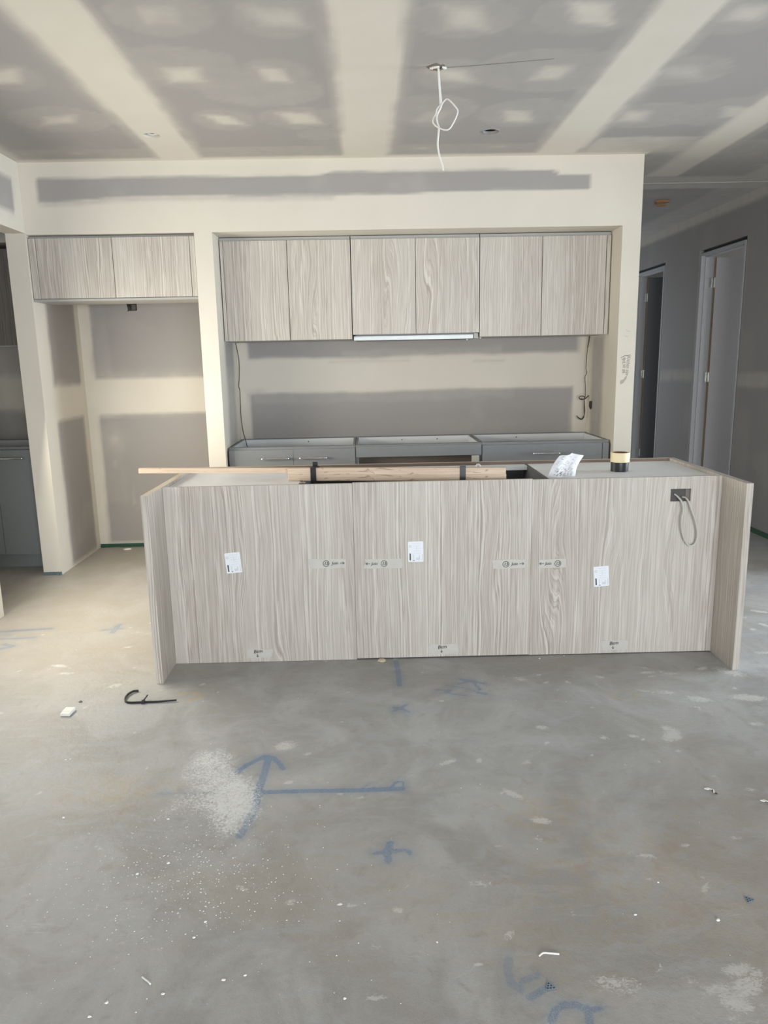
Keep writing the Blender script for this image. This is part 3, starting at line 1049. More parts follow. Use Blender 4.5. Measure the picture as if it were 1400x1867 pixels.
def hall_door(name, y0, y1, leafmat, leafw, ang):
    """frame stands inside the opening of the hallway wall; leaf is open into the room beyond"""
    x0, x1 = XH-.004, XH+.115
    zt = 2.318
    m = MB()
    for (a, b) in ((y0+.012, y0+.032), (y1-.032, y1-.012)):
        m.box((x0, a, 0), (x1, b, zt))
    m.box((x0, y0+.012, zt), (x1, y1-.012, zt+.022))
    # rebate stops
    xs = (x0+.035, x1-.042)
    m.box((xs[0], y1-.044, 0), (xs[1], y1-.032, zt-.012))
    m.box((xs[0], y0+.032, 0), (xs[1], y0+.044, zt-.012))
    m.box((xs[0], y0+.032, zt-.012), (xs[1], y1-.032, zt))
    fr = m.build(name, PRIM)
    fr['kind'] = 'structure'
    m = MB()
    m.box((x0+.03, y0+.012, zt+.024), (x1-.02, y1-.012, 2.368))
    m.box((x0+.03, y0+.001, 0), (x1-.02, y0+.011, 2.368))
    m.build('gap_shade_strip', GAPSHADE, fr)  # solid dark strips stand in for the shaded gap round the frame
    # leaf swung about its hinge edge at the far jamb
    hx, hy = x1+.006, y1-.036
    th = .035
    ca, sa = math.cos(ang), math.sin(ang)
    fn = lambda x, y, z: (hx+x*ca-y*sa, hy+x*sa+y*ca, z)
    m = MB()
    m.prism([(0.0, -th), (leafw, -th), (leafw, 0), (0, 0)], .012, 2.30, fn)
    lf = m.build('door_leaf', leafmat, fr)
    m = MB()
    m.prism([(-.0015, -th), (0, -th), (0, 0), (-.0015, 0)], .012, 2.30, fn)
    m.build('leaf_edge', PINE, lf)
    for z in (.30, 1.22, 2.08):
        m = MB()
        m.box((x1-.035, y1-.0345, z-.045), (x1+.001, y1-.0315, z+.045))
        m.tube([(x1+.004, y1-.042, z-.045), (x1+.004, y1-.042, z+.045)], .006, 10)
        m.box((x1+.002, y1-.072, z-.045), (x1+.0045, y1-.040, z+.045))
        m.build('hinge', STEEL, fr)
    return fr


hall_door('door_1', 1.182, 2.033, LEAF, .80, math.radians(2))
hall_door('door_2', 2.862, 3.70, LEAFD, .80, math.radians(0))

# glazed openings out of the frame: simple frames so the openings are real


def glazing(name, box0, box1, axis, n):
    m = MB()
    a, b = Vector(box0), Vector(box1)
    t = .045
    m.box(a, (b.x, b.y, a.z+t))
    m.box((a.x, a.y, b.z-t), b)
    for i in range(n+1):
        if axis == 'x':
            x = a.x+(b.x-a.x-t)*i/n
            m.box((x, a.y, a.z+t), (x+t, b.y, b.z-t))
        else:
            y = a.y+(b.y-a.y-t)*i/n
            m.box((a.x, y, a.z+t), (b.x, y+t, b.z-t))
    tag(m.build(name, ALU), kind='structure')


glazing('window_1', (1.602, -8.58, .052), (4.998, -8.52, 1.948), 'x', 3)
glazing('window_2', (-.127, -1.578, .002), (-.104, -.962, 2.178), 'y', 1)
glazing('window_3', (9.03, -2.298, .052), (9.07, -.202, 2.348), 'y', 2)

# ------------------------------------------------------------------ handles, doors


def handle(parent, x, z, y, length=.19):
    """bow handle: two feet and a slightly arched bar"""
    m = MB()
    h = length/2
    m.tube([(x-h*.80, y, z), (x-h*.80, y-.026, z)], .0075, 10)
    m.tube([(x+h*.80, y, z), (x+h*.80, y-.026, z)], .0075, 10)
    pts = [(x+h*t, y-.026-.004*(1-t*t), z) for t in np.linspace(-1, 1, 15)]
    rr = [.0078 if abs(t) > .72 else .0062 for t in np.linspace(-1, 1, 15)]
    m.tube(pts, .0045, 10, rr=rr)
    m.lathe([(.0085, -.002), (.0085, .002)], (0, 0, 0), 3) if False else None
    return m.build('handle', CHR, parent, True)


def front(parent, name, x0, x1, z0, z1, y, mat, th=.017):
    m = MB()
    m.box((x0, y, z0), (x1, y+th, z1), .0008)
    return m.build(name, mat, parent)


# ------------------------------------------------------------------ kitchen overhead cabinets
G = 'laminate overhead cupboards in the kitchen recess'
YU = .20


def overhead(x0, x1, doors, z0, label, fillers=(), body_bottom=None):
    """local origin at the lower left front of the carcase"""
    o = empty('overhead_cabinet', (x0, YU, 1.583), 0, label, 'cabinet', None)
    L = lambda x: x-x0
    bz = (body_bottom if body_bottom is not None else z0)-1.583
    m = MB()
    w = x1-x0
    t = .016
    y0, y1 = .019, YK-YU-.004
    m.box((.002, y0, bz), (.002+t, y1, .655))
    m.box((w-.002-t, y0, bz), (w-.002, y1, .655))
    m.box((.002+t, y0, bz), (w-.002-t, y1, bz+t))
    m.box((.002+t, y0, .655-t), (w-.002-t, y1, .655))
    m.box((.002+t, y1-.006, bz+t), (w-.002-t, y1, .655-t))
    m.build('carcase', plain('carcase_grey', (.40, .39, .37), .5) if 'carcase_grey' not in bpy.data.materials else bpy.data.materials['carcase_grey'], o)
    m = MB()
    m.box((.002, .014, .659), (w-.002, .030, .679))
    m.build('top_scribe', bpy.data.materials['carcase_grey'], o)
    for (a, b) in doors:
        front(o, 'door', L(a)+.002, L(b)-.002, z0-1.583, .657, 0, LAM)
    for (a, b) in fillers:
        front(o, 'filler_strip', L(a)+.001, L(b)-.001, z0-1.583, .657, .001, LAM)
    return o


overhead(XK1+.002, 2.081, [(1.222, 1.652), (1.652, 2.081)], 1.583,
         'pale wood-grain wall cupboard left of the range hood, its left door partly shaded', [(1.200, 1.222)])
overhead(2.082, 2.962, [(2.083, 2.522), (2.522, 2.962)], 1.612,
         'pale wood-grain wall cupboard with shorter doors above the range hood', (), 1.640)
overhead(2.963, XK2-.002, [(2.963, 3.392), (3.392, 3.831)], 1.583,
         'pale wood-grain wall cupboard right of the range hood, against the wall end', [(3.832, 3.862)])
rh = empty('range_hood', (2.09, YU+.01, 1.572), 0, 'slim silver slide-out range hood under the two short cupboard doors', 'range hood')
m = MB()
m.box((.0, .004, .0), (.832, .022, .024), .001)
m.box((.0, .0065, .024), (.832, .022, .028))
m.build('front_rail', ALU, rh)
m = MB()
m.box((.012, .024, .004), (.856, .43, .064))
m.build('hood_body', plain('hood_grey', (.22, .22, .22), .5), rh)
m = MB()
m.box((.836, .0, .0), (.866, .022, .036), .001)
m.build('end_bracket', bpy.data.materials['carcase_grey'], rh)
for x in (.795, .888):
    m = MB()
    m.lathe([(.001, -.010), (.006, -.008), (.004, -.003), (.009, .0)], (x, .05, -.001 if x < .86 else .009), 12)
    m.build('plastic_clip', WPVC, rh)

# fridge cabinet
fc = empty('overhead_cabinet', (.004, .018, 1.868), 0, 'short wide two-door wall cupboard above the empty fridge recess', 'cabinet')
m = MB()
m.box((.002, .019, .0), (.018, .36, .375))
m.box((1.050, .019, .0), (1.068, .36, .375))
m.box((.018, .019, .0), (1.050, .36, .016))
m.box((.018, .019, .36), (1.050, .36, .375))
m.box((.018, .354, .016), (1.050, .36, .36))
m.build('carcase', bpy.data.materials['carcase_grey'], fc)
m = MB()
m.box((.0, .03, .377), (1.07, .05, .396))
m.build('top_scribe', bpy.data.materials['carcase_grey'], fc)
front(fc, 'filler_strip', .001, .045, .004, .380, .001, LAM)
front(fc, 'door', .048, .533, .004, .380, 0, LAM)
front(fc, 'door', .537, 1.034, .004, .380, 0, LAM)
front(fc, 'filler_strip', 1.037, 1.069, .004, .380, .001, LAM)
m = MB()
m.box((.001, .0, -.014), (1.069, .30, -.001))
m.build('underside_panel', bpy.data.materials['carcase_grey'], fc)

# ------------------------------------------------------------------ kitchen base cabinets (open tops, no worktop yet)


def base_unit(x0, x1, zt, yf, depth, label, mat, inner=WHT):
    o = empty('base_cabinet', (x0, yf, 0), 0, label, 'cabinet')
    w = x1-x0
    t = .016
    m = MB()
    m.box((.001, .018, .10), (t, depth, zt))
    m.box((w-t, .018, .10), (w-.001, depth, zt))
    m.box((t, .018, .10), (w-t, depth-.05, .10+t))
    m.box((t, .018, zt-.016), (w-t, .075, zt))
    m.build('carcase', mat, o)
    m = MB()
    m.box((t+.001, depth-.060, .12), (w-t-.001, depth-.052, zt-.001))
    m.box((t+.0005, .08, .12), (t+.0035, depth-.062, zt-.002))
    m.box((w-t-.0035, .08, .12), (w-t-.0005, depth-.062, zt-.002))
    m.build('inner_lining', inner, o)
    m = MB()
    m.box((.001, depth-.05, zt-.10), (w-.001, depth-.004, zt+.003))
    m.build('rear_rail', mat, o)
    m = MB()
    m.box((.001, .055, .001), (w-.001, .071, .098))
    m.build('kickboard', mat, o)
    return o


ZB = .858
YB = .05
DB = YK-YB
b1 = base_unit(XK1+.012, 2.082, ZB, YB, DB, 'grey base cupboard with two handled doors at the left of the kitchen recess', GREY)
front(b1, 'filler_strip', .001, .038, .10, ZB-.016, .001, GREY)
for (a, b, hx) in ((1.245, 1.650, 1.526), (1.653, 2.080, 1.788)):
    d = front(b1, 'door', a-(XK1+.012), b-(XK1+.012), .10, ZB-.016, 0, GREY)
    handle(d, hx-(XK1+.012), .782, 0)
b2 = base_unit(2.083, 2.963, ZB, YB, DB, 'grey oven housing cupboard with an open front slot in the kitchen recess', GREY)
front(b2, 'fascia_panel', .003, .877, .776, ZB-.008, 0, GREY)
m = MB()
m.box((.02, .12, .20), (.86, .13, .77))
m.box((.012, .02, .70), (.8, .11, .712))
m.build('oven_space_lining', plain('brown_lining', (.20, .17, .14), .7), b2)
m = MB()
m.box((.81, .006, .20), (.862, .018, .772))
m.build('side_packer', plain('pale_lining', (.50, .47, .42), .7), b2)
b3 = base_unit(2.964, XK2-.010, ZB, YB, DB, 'grey base cupboard with one wide handled drawer at the right of the kitchen recess', GREY)
d = front(b3, 'drawer', .003, .842, .66, ZB-.016, 0, GREY)
handle(d, .447, .779, 0)
front(b3, 'drawer', .003, .842, .38, .656, 0, GREY)
front(b3, 'drawer', .003, .842, .10, .376, 0, GREY)
front(b3, 'filler_strip', .846, .889, .10, ZB-.016, .001, GREY)
for (bb, xs) in ((b1, (.51,)), (b2, (.35, .62)), (b3, (.35,))):
    for x in xs:
        m = MB()
        m.tube([(x, DB-.0605, .836), (x, DB-.063, .836)], .005, 10)
        m.build('screw_cap', plain('screw_grey', (.12, .12, .12), .5), bb)

# pantry cabinets seen through the left opening
pb = base_unit(-.795, -.135, .885, .185, .60, 'dark grey pantry base cupboard seen through the left opening', PGREY, WHT)
dd = front(pb, 'door', .003, .327, .11, .865, 0, PGREY)
handle(dd, .27, .808, 0, .16)
dd = front(pb, 'door', .330, .657, .11, .865, 0, PGREY)
handle(dd, .46, .808, 0, .16)
pu = empty('overhead_cabinet', (-.795, .42, 1.59), 0, 'dark wood-grain pantry wall cupboard seen through the left opening', 'cabinet')
m = MB()
m.box((.0, .019, .004), (.658, .37, .66))
m.build('carcase', bpy.data.materials['carcase_grey'], pu)
front(pu, 'door', .002, .327, 0, .655, 0, LAMD)
front(pu, 'door', .330, .657, 0, .655, 0, LAMD)
m = MB()
m.box((.0, .005, -.006), (.658, .03, -.001))
m.build('light_rail', ALU, pu)

# ------------------------------------------------------------------ island
PHI = -.0109
IO = (1.2061, -1.6539, 0)
isl = empty('kitchen_island', IO, PHI, 'long unfinished island bench clad in pale wood-grain panels, without a worktop', 'kitchen island')


def board_with_hole(x0, x1, z0, z1, y0, y1, hole):
    m = MB()
    a, b, c, d = hole
    m.box((x0, y0, z0), (a, y1, z1))
    m.box((b, y0, z0), (x1, y1, z1))
    m.box((a, y0, z0), (b, y1, c))
    m.box((a, y0, d), (b, y1, z1))
    return m


S1, S2, A2 = .885, 1.728, 2.6222
m = MB()
m.box((.0008, 0, .001), (S1-.0006, .016, .874), .0006)
m.build('front_panel', LAM, isl)
m = MB()
m.box((S1+.0006, .0, .006), (S2-.0004, .016, .8775), .0006)
m.build('front_panel', LAM, isl)
hx0, hx1, hz0, hz1 = 2.380, 2.476, .756, .816
o = board_with_hole(S2+.0004, A2-.0008, .004, .874, 0, .016, (hx0, hx1, hz0, hz1)).build('front_panel', LAM, isl)
# all three pieces come off one sheet, so keep their grain related but not identical
m = MB()
m.box((-.032, -.2269, .0), (0, .660, .874), .0006)
lp = m.build('end_panel', LAM, isl)
m = MB()
m.box((-.0315, -.226, .8741), (-.0005, .6595, .8748))
m.build('top_edge', RAWL, lp)
m = MB()
m.box((A2, -.2269, .0), (A2+.031, .660, .874), .0006)
rp = m.build('end_panel', LAM, isl)
m = MB()
m.box((A2+.0005, -.226, .8741), (A2+.0305, .6595, .8748))
m.build('top_edge', plain('grey_brown_raw_edge', (.38, .34, .31), .8, var=.15, scale=90), rp)
m = MB()
m.box((.0008, .644, .001), (A2-.0008, .660, .874), .0006)
bp = m.build('back_panel', plain('brown_back_board', (.25, .19, .15), .7), isl)
m = MB()
m.box((.001, .6445, .8741), (A2-.001, .6595, .8748))
m.build('top_edge', RAWL, bp)
ZT = .859


def carcase(x0, x1, top):
    m = MB()
    m.box((x0, .018, .10), (x0+.016, .640, ZT))
    m.box((x1-.016, .018, .10), (x1, .640, ZT))
    m.box((x0+.016, .018, .10), (x1-.016, .640, .116))
    m.box((x0+.016, .624, .116), (x1-.016, .640, ZT-.017))
    if top:
        m.box((x0+.016, .018, ZT-.016), (x1-.016, .640, ZT))
    return m


carcase(.002, .623, True).build('cabinet_box', DUSTW, isl)
carcase(1.832, 2.619, True).build('cabinet_box', DUSTW, isl)
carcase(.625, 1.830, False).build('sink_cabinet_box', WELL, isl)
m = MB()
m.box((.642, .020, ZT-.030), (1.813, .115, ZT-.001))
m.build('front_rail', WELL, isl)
m = MB()
m.box((.642, .545, ZT-.020), (1.813, .622, ZT+.001))
m.build('rear_rail', WHT, isl)
m = MB()
m.box((.627, .12, ZT-.03), (.655, .15, ZT+.004))
m.box((.640, .12, ZT-.03), (.643, .19, ZT+.004))
m.build('steel_bracket', STEEL, isl)

# outlet cut-out in the right front panel
m = MB()
m.box((hx0-.004, .0165, hz0-.004), (hx1+.004, .0175, hz1+.004))
bx = m.build('outlet_cutout_back', plain('cutout_grey', (.085, .083, .075), .7), isl)
bx['label'] = 'dark rectangular outlet cut-out'
m = MB()
m.box((hx1-.020, .0140, hz0+.001), (hx1-.0005, .0163, hz1-.001))
m.build('cutout_packer', plain('cutout_light', (.17, .155, .135), .7), isl)

# loop of grey cable hanging from the cut-out
cpts = [(2.402, .012, .790), (2.413, -.004, .779), (2.427, -.022, .757), (2.435, -.026, .718), (2.430, -.026, .678), (2.432, -.024, .638), (2.446, -.020, .585), (2.469, -.018, .550), (2.490, -.018, .544), (2.507, -.020, .562), (2.509, -.024, .610), (2.495, -.026, .664), (2.474, -.026, .717), (2.460, -.018, .757), (2.450, -.002, .773), (2.440, .012, .775)]
m = MB()
m.tube(smoothpts(cpts, 6), .0042, 8, flat=1.0)
cab = m.build('power_cable', GPVC, None, True)
cab.location = IO
cab.rotation_euler = (0, 0, PHI)
tag(cab, 'loop of pale grey power cable hanging out of the island outlet hole', 'cable')

# ---- stickers, masking tape and handwriting on the island face


def text_mesh(txt, size, shear=0.2):
    cu = bpy.data.curves.new('t', 'FONT')
    cu.body = txt
    cu.size = size
    cu.shear = shear
    cu.resolution_u = 3
    to = bpy.data.objects.new('t', cu)
    COL.objects.link(to)
    dg = bpy.context.evaluated_depsgraph_get()
    me = bpy.data.meshes.new_from_object(to.evaluated_get(dg))
    V = [tuple(v.co) for v in me.vertices]
    F = [tuple(p.vertices) for p in me.polygons]
    bpy.data.objects.remove(to)
    bpy.data.curves.remove(cu)
    bpy.data.meshes.remove(me)
    return V, F


def put_text(m, txt, size, fn, x, y, rot=0.0, shear=.2, sx=1.0):
    V, F = text_mesh(txt, size, shear)
    c, s = math.cos(rot), math.sin(rot)
    m.add([fn(x+(vx*sx)*c-vy*s, y+(vx*sx)*s+vy*c, .0003) for vx, vy, _ in V], F)


face = lambda off: (lambda x, y, h: (x, -off-h, y))


def circle(cx, cy, r, n=14, k=1.0):
    return [(cx+r*math.cos(2*math.pi*i*k/n), cy+r*1.0*math.sin(2*math.pi*i*k/n)) for i in range(n+1)]


def tape(x0, x1, z0, z1, tilt, kind, num=None, arrow=1, label=None):
    m = MB()
    jag_l = [(x0+random.uniform(-.004, .004), z0+(z1-z0)*t) for t in (0, .33, .66, 1)]
    jag_r = [(x1+random.uniform(-.004, .004), z0+(z1-z0)*t) for t in (1, .66, .33, 0)]
    poly = [(x, z+(x-x0)*tilt) for x, z in jag_l+jag_r]
    m.prism(poly[::-1], 0.0002, .0009, lambda x, y, h: (x, -h, y))
    tp = m.build('masking_tape', MT, isl)
    fn = face(.0012)
    m = MB()
    zm = (z0+z1)/2
    if kind == 'join':
        if arrow > 0:
            cx, tx, ax = x1-.092, x1-.066, x1-.016
        else:
            cx, tx, ax = x0+.092, x0+.030, x0+.015
        if num == 'w':
            pass
        m.ribbon(circle(cx, zm, .0145, 16, 1.04), .0026, fn)
        put_text(m, '15', .022, fn, cx-.0115, zm-.0075)
        put_text(m, '15', .022, fn, cx-.0105, zm-.0070)
        put_text(m, 'Join', .021, fn, tx, zm-.006, .0, .3, .92)
        put_text(m, 'Join', .021, fn, tx+.0008, zm-.0056, .0, .3, .92)
        s_ = arrow
        m.ribbon([(ax-.011*s_, zm), (ax+.010*s_, zm+.001)], .0028, fn)
        m.ribbon([(ax+.002*s_, zm+.0065), (ax+.011*s_, zm+.001), (ax+.003*s_, zm-.0055)], .0028, fn)
    else:
        cx = x0+(x1-x0)*.40
        put_text(m, 'Btm', .024, fn, cx-.014, zm+.001, .10, .2, 1.1)
        put_text(m, 'Btm', .024, fn, cx-.013, zm+.0016, .10, .2, 1.1)
        m.ribbon([(cx+.004, zm-.002), (cx+.006, zm-.016)], .0028, fn)
        m.ribbon([(cx-.001, zm-.011), (cx+.006, zm-.0175), (cx+.0105, zm-.011)], .0028, fn)
    m.build('handwriting', INK, tp)
    if label:
        tp['label'] = label
    return tp


tape(.668, .842, .468, .514, -.002, 'join', None, 1, 'tape reading circled 15, Join and a right arrow')
tape(.934, 1.112, .461, .508, -.002, 'join', None, -1, 'tape reading left arrow, Join and circled 15')
tape(1.545, 1.700, .446, .490, .01, 'join', None, 1, 'short tape reading circled 15, Join and a right arrow')
tape(1.765, 1.895, .444, .488, .01, 'join', None, -1, 'short tape reading left arrow, Join and circled 15')
tape(.345, .470, .022, .066, .0, 'btm', label='tape reading Btm with a down arrow, left of three')
tape(1.235, 1.382, .020, .070, .0, 'btm', label='tape reading Btm with a down arrow, middle of three')
tape(2.085, 2.210, .020, .068, .01, 'btm', label='tape reading Btm with a down arrow, right of three')


def sticker(cx, cz, rot, label):
    w, h = .073, .100
    c, s = math.cos(rot), math.sin(rot)
    T = lambda off: (lambda x, y, hh: (cx+x*c-y*s, -off-hh, cz+x*s+y*c))
    m = MB()
    pts = []
    r = .004
    for (sx_, sy_, a0) in ((1, 1, 0), (-1, 1, 90), (-1, -1, 180), (1, -1, 270)):
        for k in range(4):
            a = math.radians(a0+k*30)
            pts.append((sx_*(w/2-r)+r*math.cos(a), sy_*(h/2-r)+r*math.sin(a)))
    m.prism(pts, .0003, .0008, lambda x, y, z: (cx+x*c-y*s, -z, cz+x*s+y*c))
    st = m.build('paper_label', LABEL, isl)
    st['label'] = label
    fn = T(.0010)
    m = MB()
    m.ribbon([(-.0265, -.008), (-.0265, -.042)], .0062, fn)
    m.ribbon([(-.013, -.0435), (-.006, -.0435)], .003, fn)
    m.build('black_bar', INK, st)
    m = MB()
    m.ribbon(circle(-.0255, .027, .005), .0018, fn)
    for (a, b, L) in ((-.010, -.014, -.038), (.030, -.012, -.042), (.018, -.018, -.030)):
        m.ribbon([(a, b), (a, L)], .0018, fn)
    for k in range(4):
        m.ribbon([(.002, -.030-.003*k), (.020, -.030-.003*k)], .0014, fn)
    for k in range(5):
        m.ribbon([(-.014+.001*k, .040-.012*k), (.026-.004*(k % 2), .040-.012*k)], .0007, fn)
    m.ribbon([(.004, .028), (.006, .008)], .0012, fn)
    m.build('grey_print', FINK, st)


sticker(.309, .5045, math.radians(4.5), 'white product label, tilted, at the left of the front')
sticker(1.1775, .5395, math.radians(.5), 'white product label, upright, near the middle of the front')
sticker(2.069, .397, math.radians(4.0), 'white product label, tilted, at the right of the front')

# grey packer under the left end panel and chip at the middle
def on_isl(o):
    o.location = IO
    o.rotation_euler = (0, 0, PHI)
    return o


# ---- timber lengths strapped on top of the island
A0, B0 = .563, .205
SL = math.atan(-.127)
m = MB()
m.box((0, 0, 0), (1.062, .088, .030), .001)
t1 = m.build('timber_batten', TIM)
tag(t1, 'flat lower hardwood batten of the strapped bundle lying across the island', 'timber batten', None)
m = MB()
m.box((0, 0, 0), (1.060, .034, .032), .001)
t2 = m.build('timber_batten', TIM)
tag(t2, 'front upper hardwood batten with knots, strapped by two black tape bands', 'timber batten', None)
m = MB()
m.box((-.80, 0, 0), (1.04, .024, .026), .001)
t3 = m.build('timber_batten', TIM)
tag(t3, 'long thin pale timber lath overhanging the left end of the island', 'timber batten', None)
Mi = Matrix.Translation(IO) @ Matrix.Rotation(PHI, 4, 'Z')


def place(o, a, b, z, ang):
    o.matrix_world = Mi @ Matrix.Translation((a, b, z)) @ Matrix.Rotation(ang, 4, 'Z')


place(t1, A0, B0, .8605, SL)
place(t2, A0, B0, .8908, SL)
place(t3, A0+.012, B0+.050, .8908, SL-.006)


def band(sd, label, tail):
    """black tape wrapped round the bundle"""
    w = .028
    prof = [(-.0025, -.0022), (.091, -.0022), (.091, .0325), (.0780, .0605), (.034, .0665), (-.0025, .0665)]
    prof2 = [(x+(-.0018 if x < .04 else .0018), z+(-.0 if z < .02 else .0018)) for x, z in prof]
    n = len(prof)
    V = []
    for x in (sd-w/2, sd+w/2):
        V += [(x+random.uniform(-.001, .001), y, z) for y, z in prof]
        V += [(x, y, z) for y, z in prof2]
    F = []
    for i in range(n):
        j = (i+1) % n
        F += [(n+i, n+j, 3*n+j, 3*n+i), (i, 2*n+i, 2*n+j, j), (i, j, n+j, n+i), (2*n+i, 3*n+i, 3*n+j, 2*n+j)]
    m = MB()
    m.add(V, F)
    if tail:
        m.box((sd-.013, .050, .066), (sd+.012, .053, .088))
        m.box((sd-.011, .030, .066), (sd+.014, .053, .069))
    o = m.build('tape_band', BTAPE)
    place(o, A0, B0, .8598, SL)
    tag(o, label, 'tape')
    return o


band(.128, 'black tape band with a loose end round the left of the timber bundle', True)
band(.856, 'black tape band round the right of the timber bundle', False)

# white plastic cap behind the timbers
m = MB()
m.lathe([(.001, .012), (.007, .010), (.010, .004), (.010, 0), (.001, 0)], (0, 0, 0), 16)
capo = m.build('plastic_plug', WPVC, None, True)
place(capo, 1.55, .556, .8602, 0)
capo.scale = (1.4, 1.0, 1.5)
tag(capo, 'small white plastic plug behind the right end of the timbers', 'plastic plug')

# ---- tape rolls


def roll(name, r0, r1, h, mat, label, a, b, z):
    o = empty(name, (0, 0, 0), 0, label, 'tape roll')
    place(o, a, b, z, .3)
    m = MB()
    m.lathe([(r0, .0), (r1-.001, .0), (r1, .001), (r1, h-.001), (r1-.001, h), (r0, h), (r0, 0)], (0, 0, 0), 48)
    m.build('tape_layers', mat, o, False)
    m = MB()
    m.lathe([(r0-.0025, .0), (r0-.0002, .0), (r0-.0002, h+.0), (r0-.0025, h), (r0-.0025, 0)], (0, 0, 0), 40)
    m.build('cardboard_core', CARD, o)
    return o


RA, RB_ = 2.236, .31
roll('tape_roll', .038, .0435, .046, BTAPE, 'black tape roll on the island, under the cream one', RA, RB_, ZT+.0005)
roll('tape_roll', .038, .0470, .048, CTAPE, 'cream masking tape roll stacked on the black roll', RA+.001, RB_, ZT+.0475)

# ---- printed sheet leaning out of the well
P00, P10, P01, P11 = Vector((1.826, .128, .8635)), Vector((1.966, .150, .8635)), Vector((1.915, .17, .982)), Vector((2.018, .20, .958))
NU, NV = 14, 18


def sheet(u, v, off=0.0):
    p = (P00*(1-u)+P10*u)*(1-v)+(P01*(1-u)+P11*u)*v
    p = p+Vector((-.012*math.sin(v*math.pi)*(1-u*.5), -.010*math.sin(u*math.pi)-.006*math.sin(v*6.0+u*2)-.004*math.sin(u*9), .0))
    if v > .85 and u < .35:
        p += Vector((.10*(v-.85)*(1-u/.35), -.04*(v-.85), -.22*(v-.85)*(1-u/.35)*.6))
    return p+Vector((0, -off, off*.3))


V = [sheet(i/NU, j/NV) for j in range(NV+1) for i in range(NU+1)]
F = [(j*(NU+1)+i, j*(NU+1)+i+1, (j+1)*(NU+1)+i+1, (j+1)*(NU+1)+i) for j in range(NV) for i in range(NU)]
nV = len(V)
V2 = V+[v+Vector((0, .0006, 0)) for v in V]
F2 = F+[tuple(i+nV for i in f[::-1]) for f in F]
ps = mk('paper_sheet', V2, F2, PAPER, None, True)
place(ps, 0, 0, 0, 0)
tag(ps, 'curled sheet of printed paper sticking up out of the island cavity', 'paper')
m = MB()
random.seed(11)
for r_ in range(17):
    v = .06+r_*.05
    u = .08+random.uniform(0, .12)
    while u < .9:
        L = random.uniform(.03, .13)
        if random.random() < (.85 if r_ < 12 else .55) and u+L < .94:
            t_ = .010 if r_ > 5 else .016
            a = [sheet(u+L*k/3, v+random.uniform(-.006, .006), .0012) for k in range(4)]
            b = [sheet(u+L*k/3, v+t_, .0012) for k in range(4)]
            m.add(a+b, [(k, k+1, 5+k, 4+k) for k in range(3)])
        u += L+random.uniform(.02, .09)
o = m.build('printed_lines', PINK_, ps)
m = MB()
for k in range(5):
    u, v = random.uniform(.15, .5), random.uniform(.03, .2)
    a = [sheet(u, v, .0016), sheet(u+.03, v, .0016), sheet(u+.07, v+.07, .0016), sheet(u+.05, v+.07, .0016)]
    m.add(a, [(0, 1, 2, 3)])
m.build('pen_strokes', INK, ps)

# ------------------------------------------------------------------ cables in the kitchen
m = MB()
m.tube(smoothpts([(1.205, .60, 1.583), (1.212, .61, 1.524), (1.219, .62, 1.443), (1.213, .62, 1.322), (1.206, .62, 1.265), (1.214, .61, 1.232), (1.211, .62, 1.137), (1.210, .62, 1.034), (1.222, .60, .929), (1.242, .585, .853), (1.255, .57, .790)], 5), .0032, 8)
tag(m.build('power_cable', BPVC, None, True), 'thin black cable dropping down the left side of the kitchen recess', 'cable')
m = MB()
m.tube(smoothpts([(3.853, .60, 1.585), (3.851, .61, 1.54), (3.846, .615, 1.50)], 4), .0050, 8)
m.tube(smoothpts([(3.846, .615, 1.51), (3.843, .62, 1.433), (3.840, .62, 1.352), (3.846, .62, 1.310), (3.835, .62, 1.278), (3.841, .62, 1.208), (3.842, .62, 1.137), (3.833, .615, 1.117)], 5), .0030, 8)
rc = m.build('power_cable', BPVC, None, True)
tag(rc, 'knotted dark cable hanging down the right side of the kitchen recess', 'cable')
m = MB()
m.tube(smoothpts([(3.831, .61, 1.118), (3.838, .62, 1.075), (3.842, .62, 1.035), (3.840, .62, .995), (3.819, .61, .966), (3.797, .60, .971), (3.780, .60, .984), (3.776, .60, .990)], 5), .0034, 8)
m.tube(smoothpts([(3.829, .605, 1.118), (3.832, .61, 1.075), (3.833, .61, 1.035), (3.836, .61, .985), (3.819, .60, .961), (3.800, .595, .963), (3.784, .60, .976)], 5), .0024, 8)
m.build('cable_tail', BPVC, rc, True)
m = MB()
kn = [(3.83+.022*math.cos(a)-.018, .60+.006*math.sin(3*a), 1.125+.013*math.sin(a)) for a in np.linspace(0, 12.6, 40)]
m.tube(kn, .0035, 6)
m.tube(smoothpts([(3.80, .60, 1.118), (3.83, .595, 1.116), (3.855, .60, 1.135), (3.863, .60, 1.142)], 4), .004, 6)
m.build('cable_knot', BPVC, rc, True)
m = MB()
m.prism([(.52, 1.105), (.59, 1.10), (.595, 1.06), (.56, 1.038), (.52, 1.05)], XK2-.0025, XK2-.0008, lambda x, y, z: (z, x, y))
o = m.build('wall_box', bpy.data.materials['wall_box_black'])
tag(o, 'small black outlet hole in the right side of the kitchen recess', 'wall outlet')

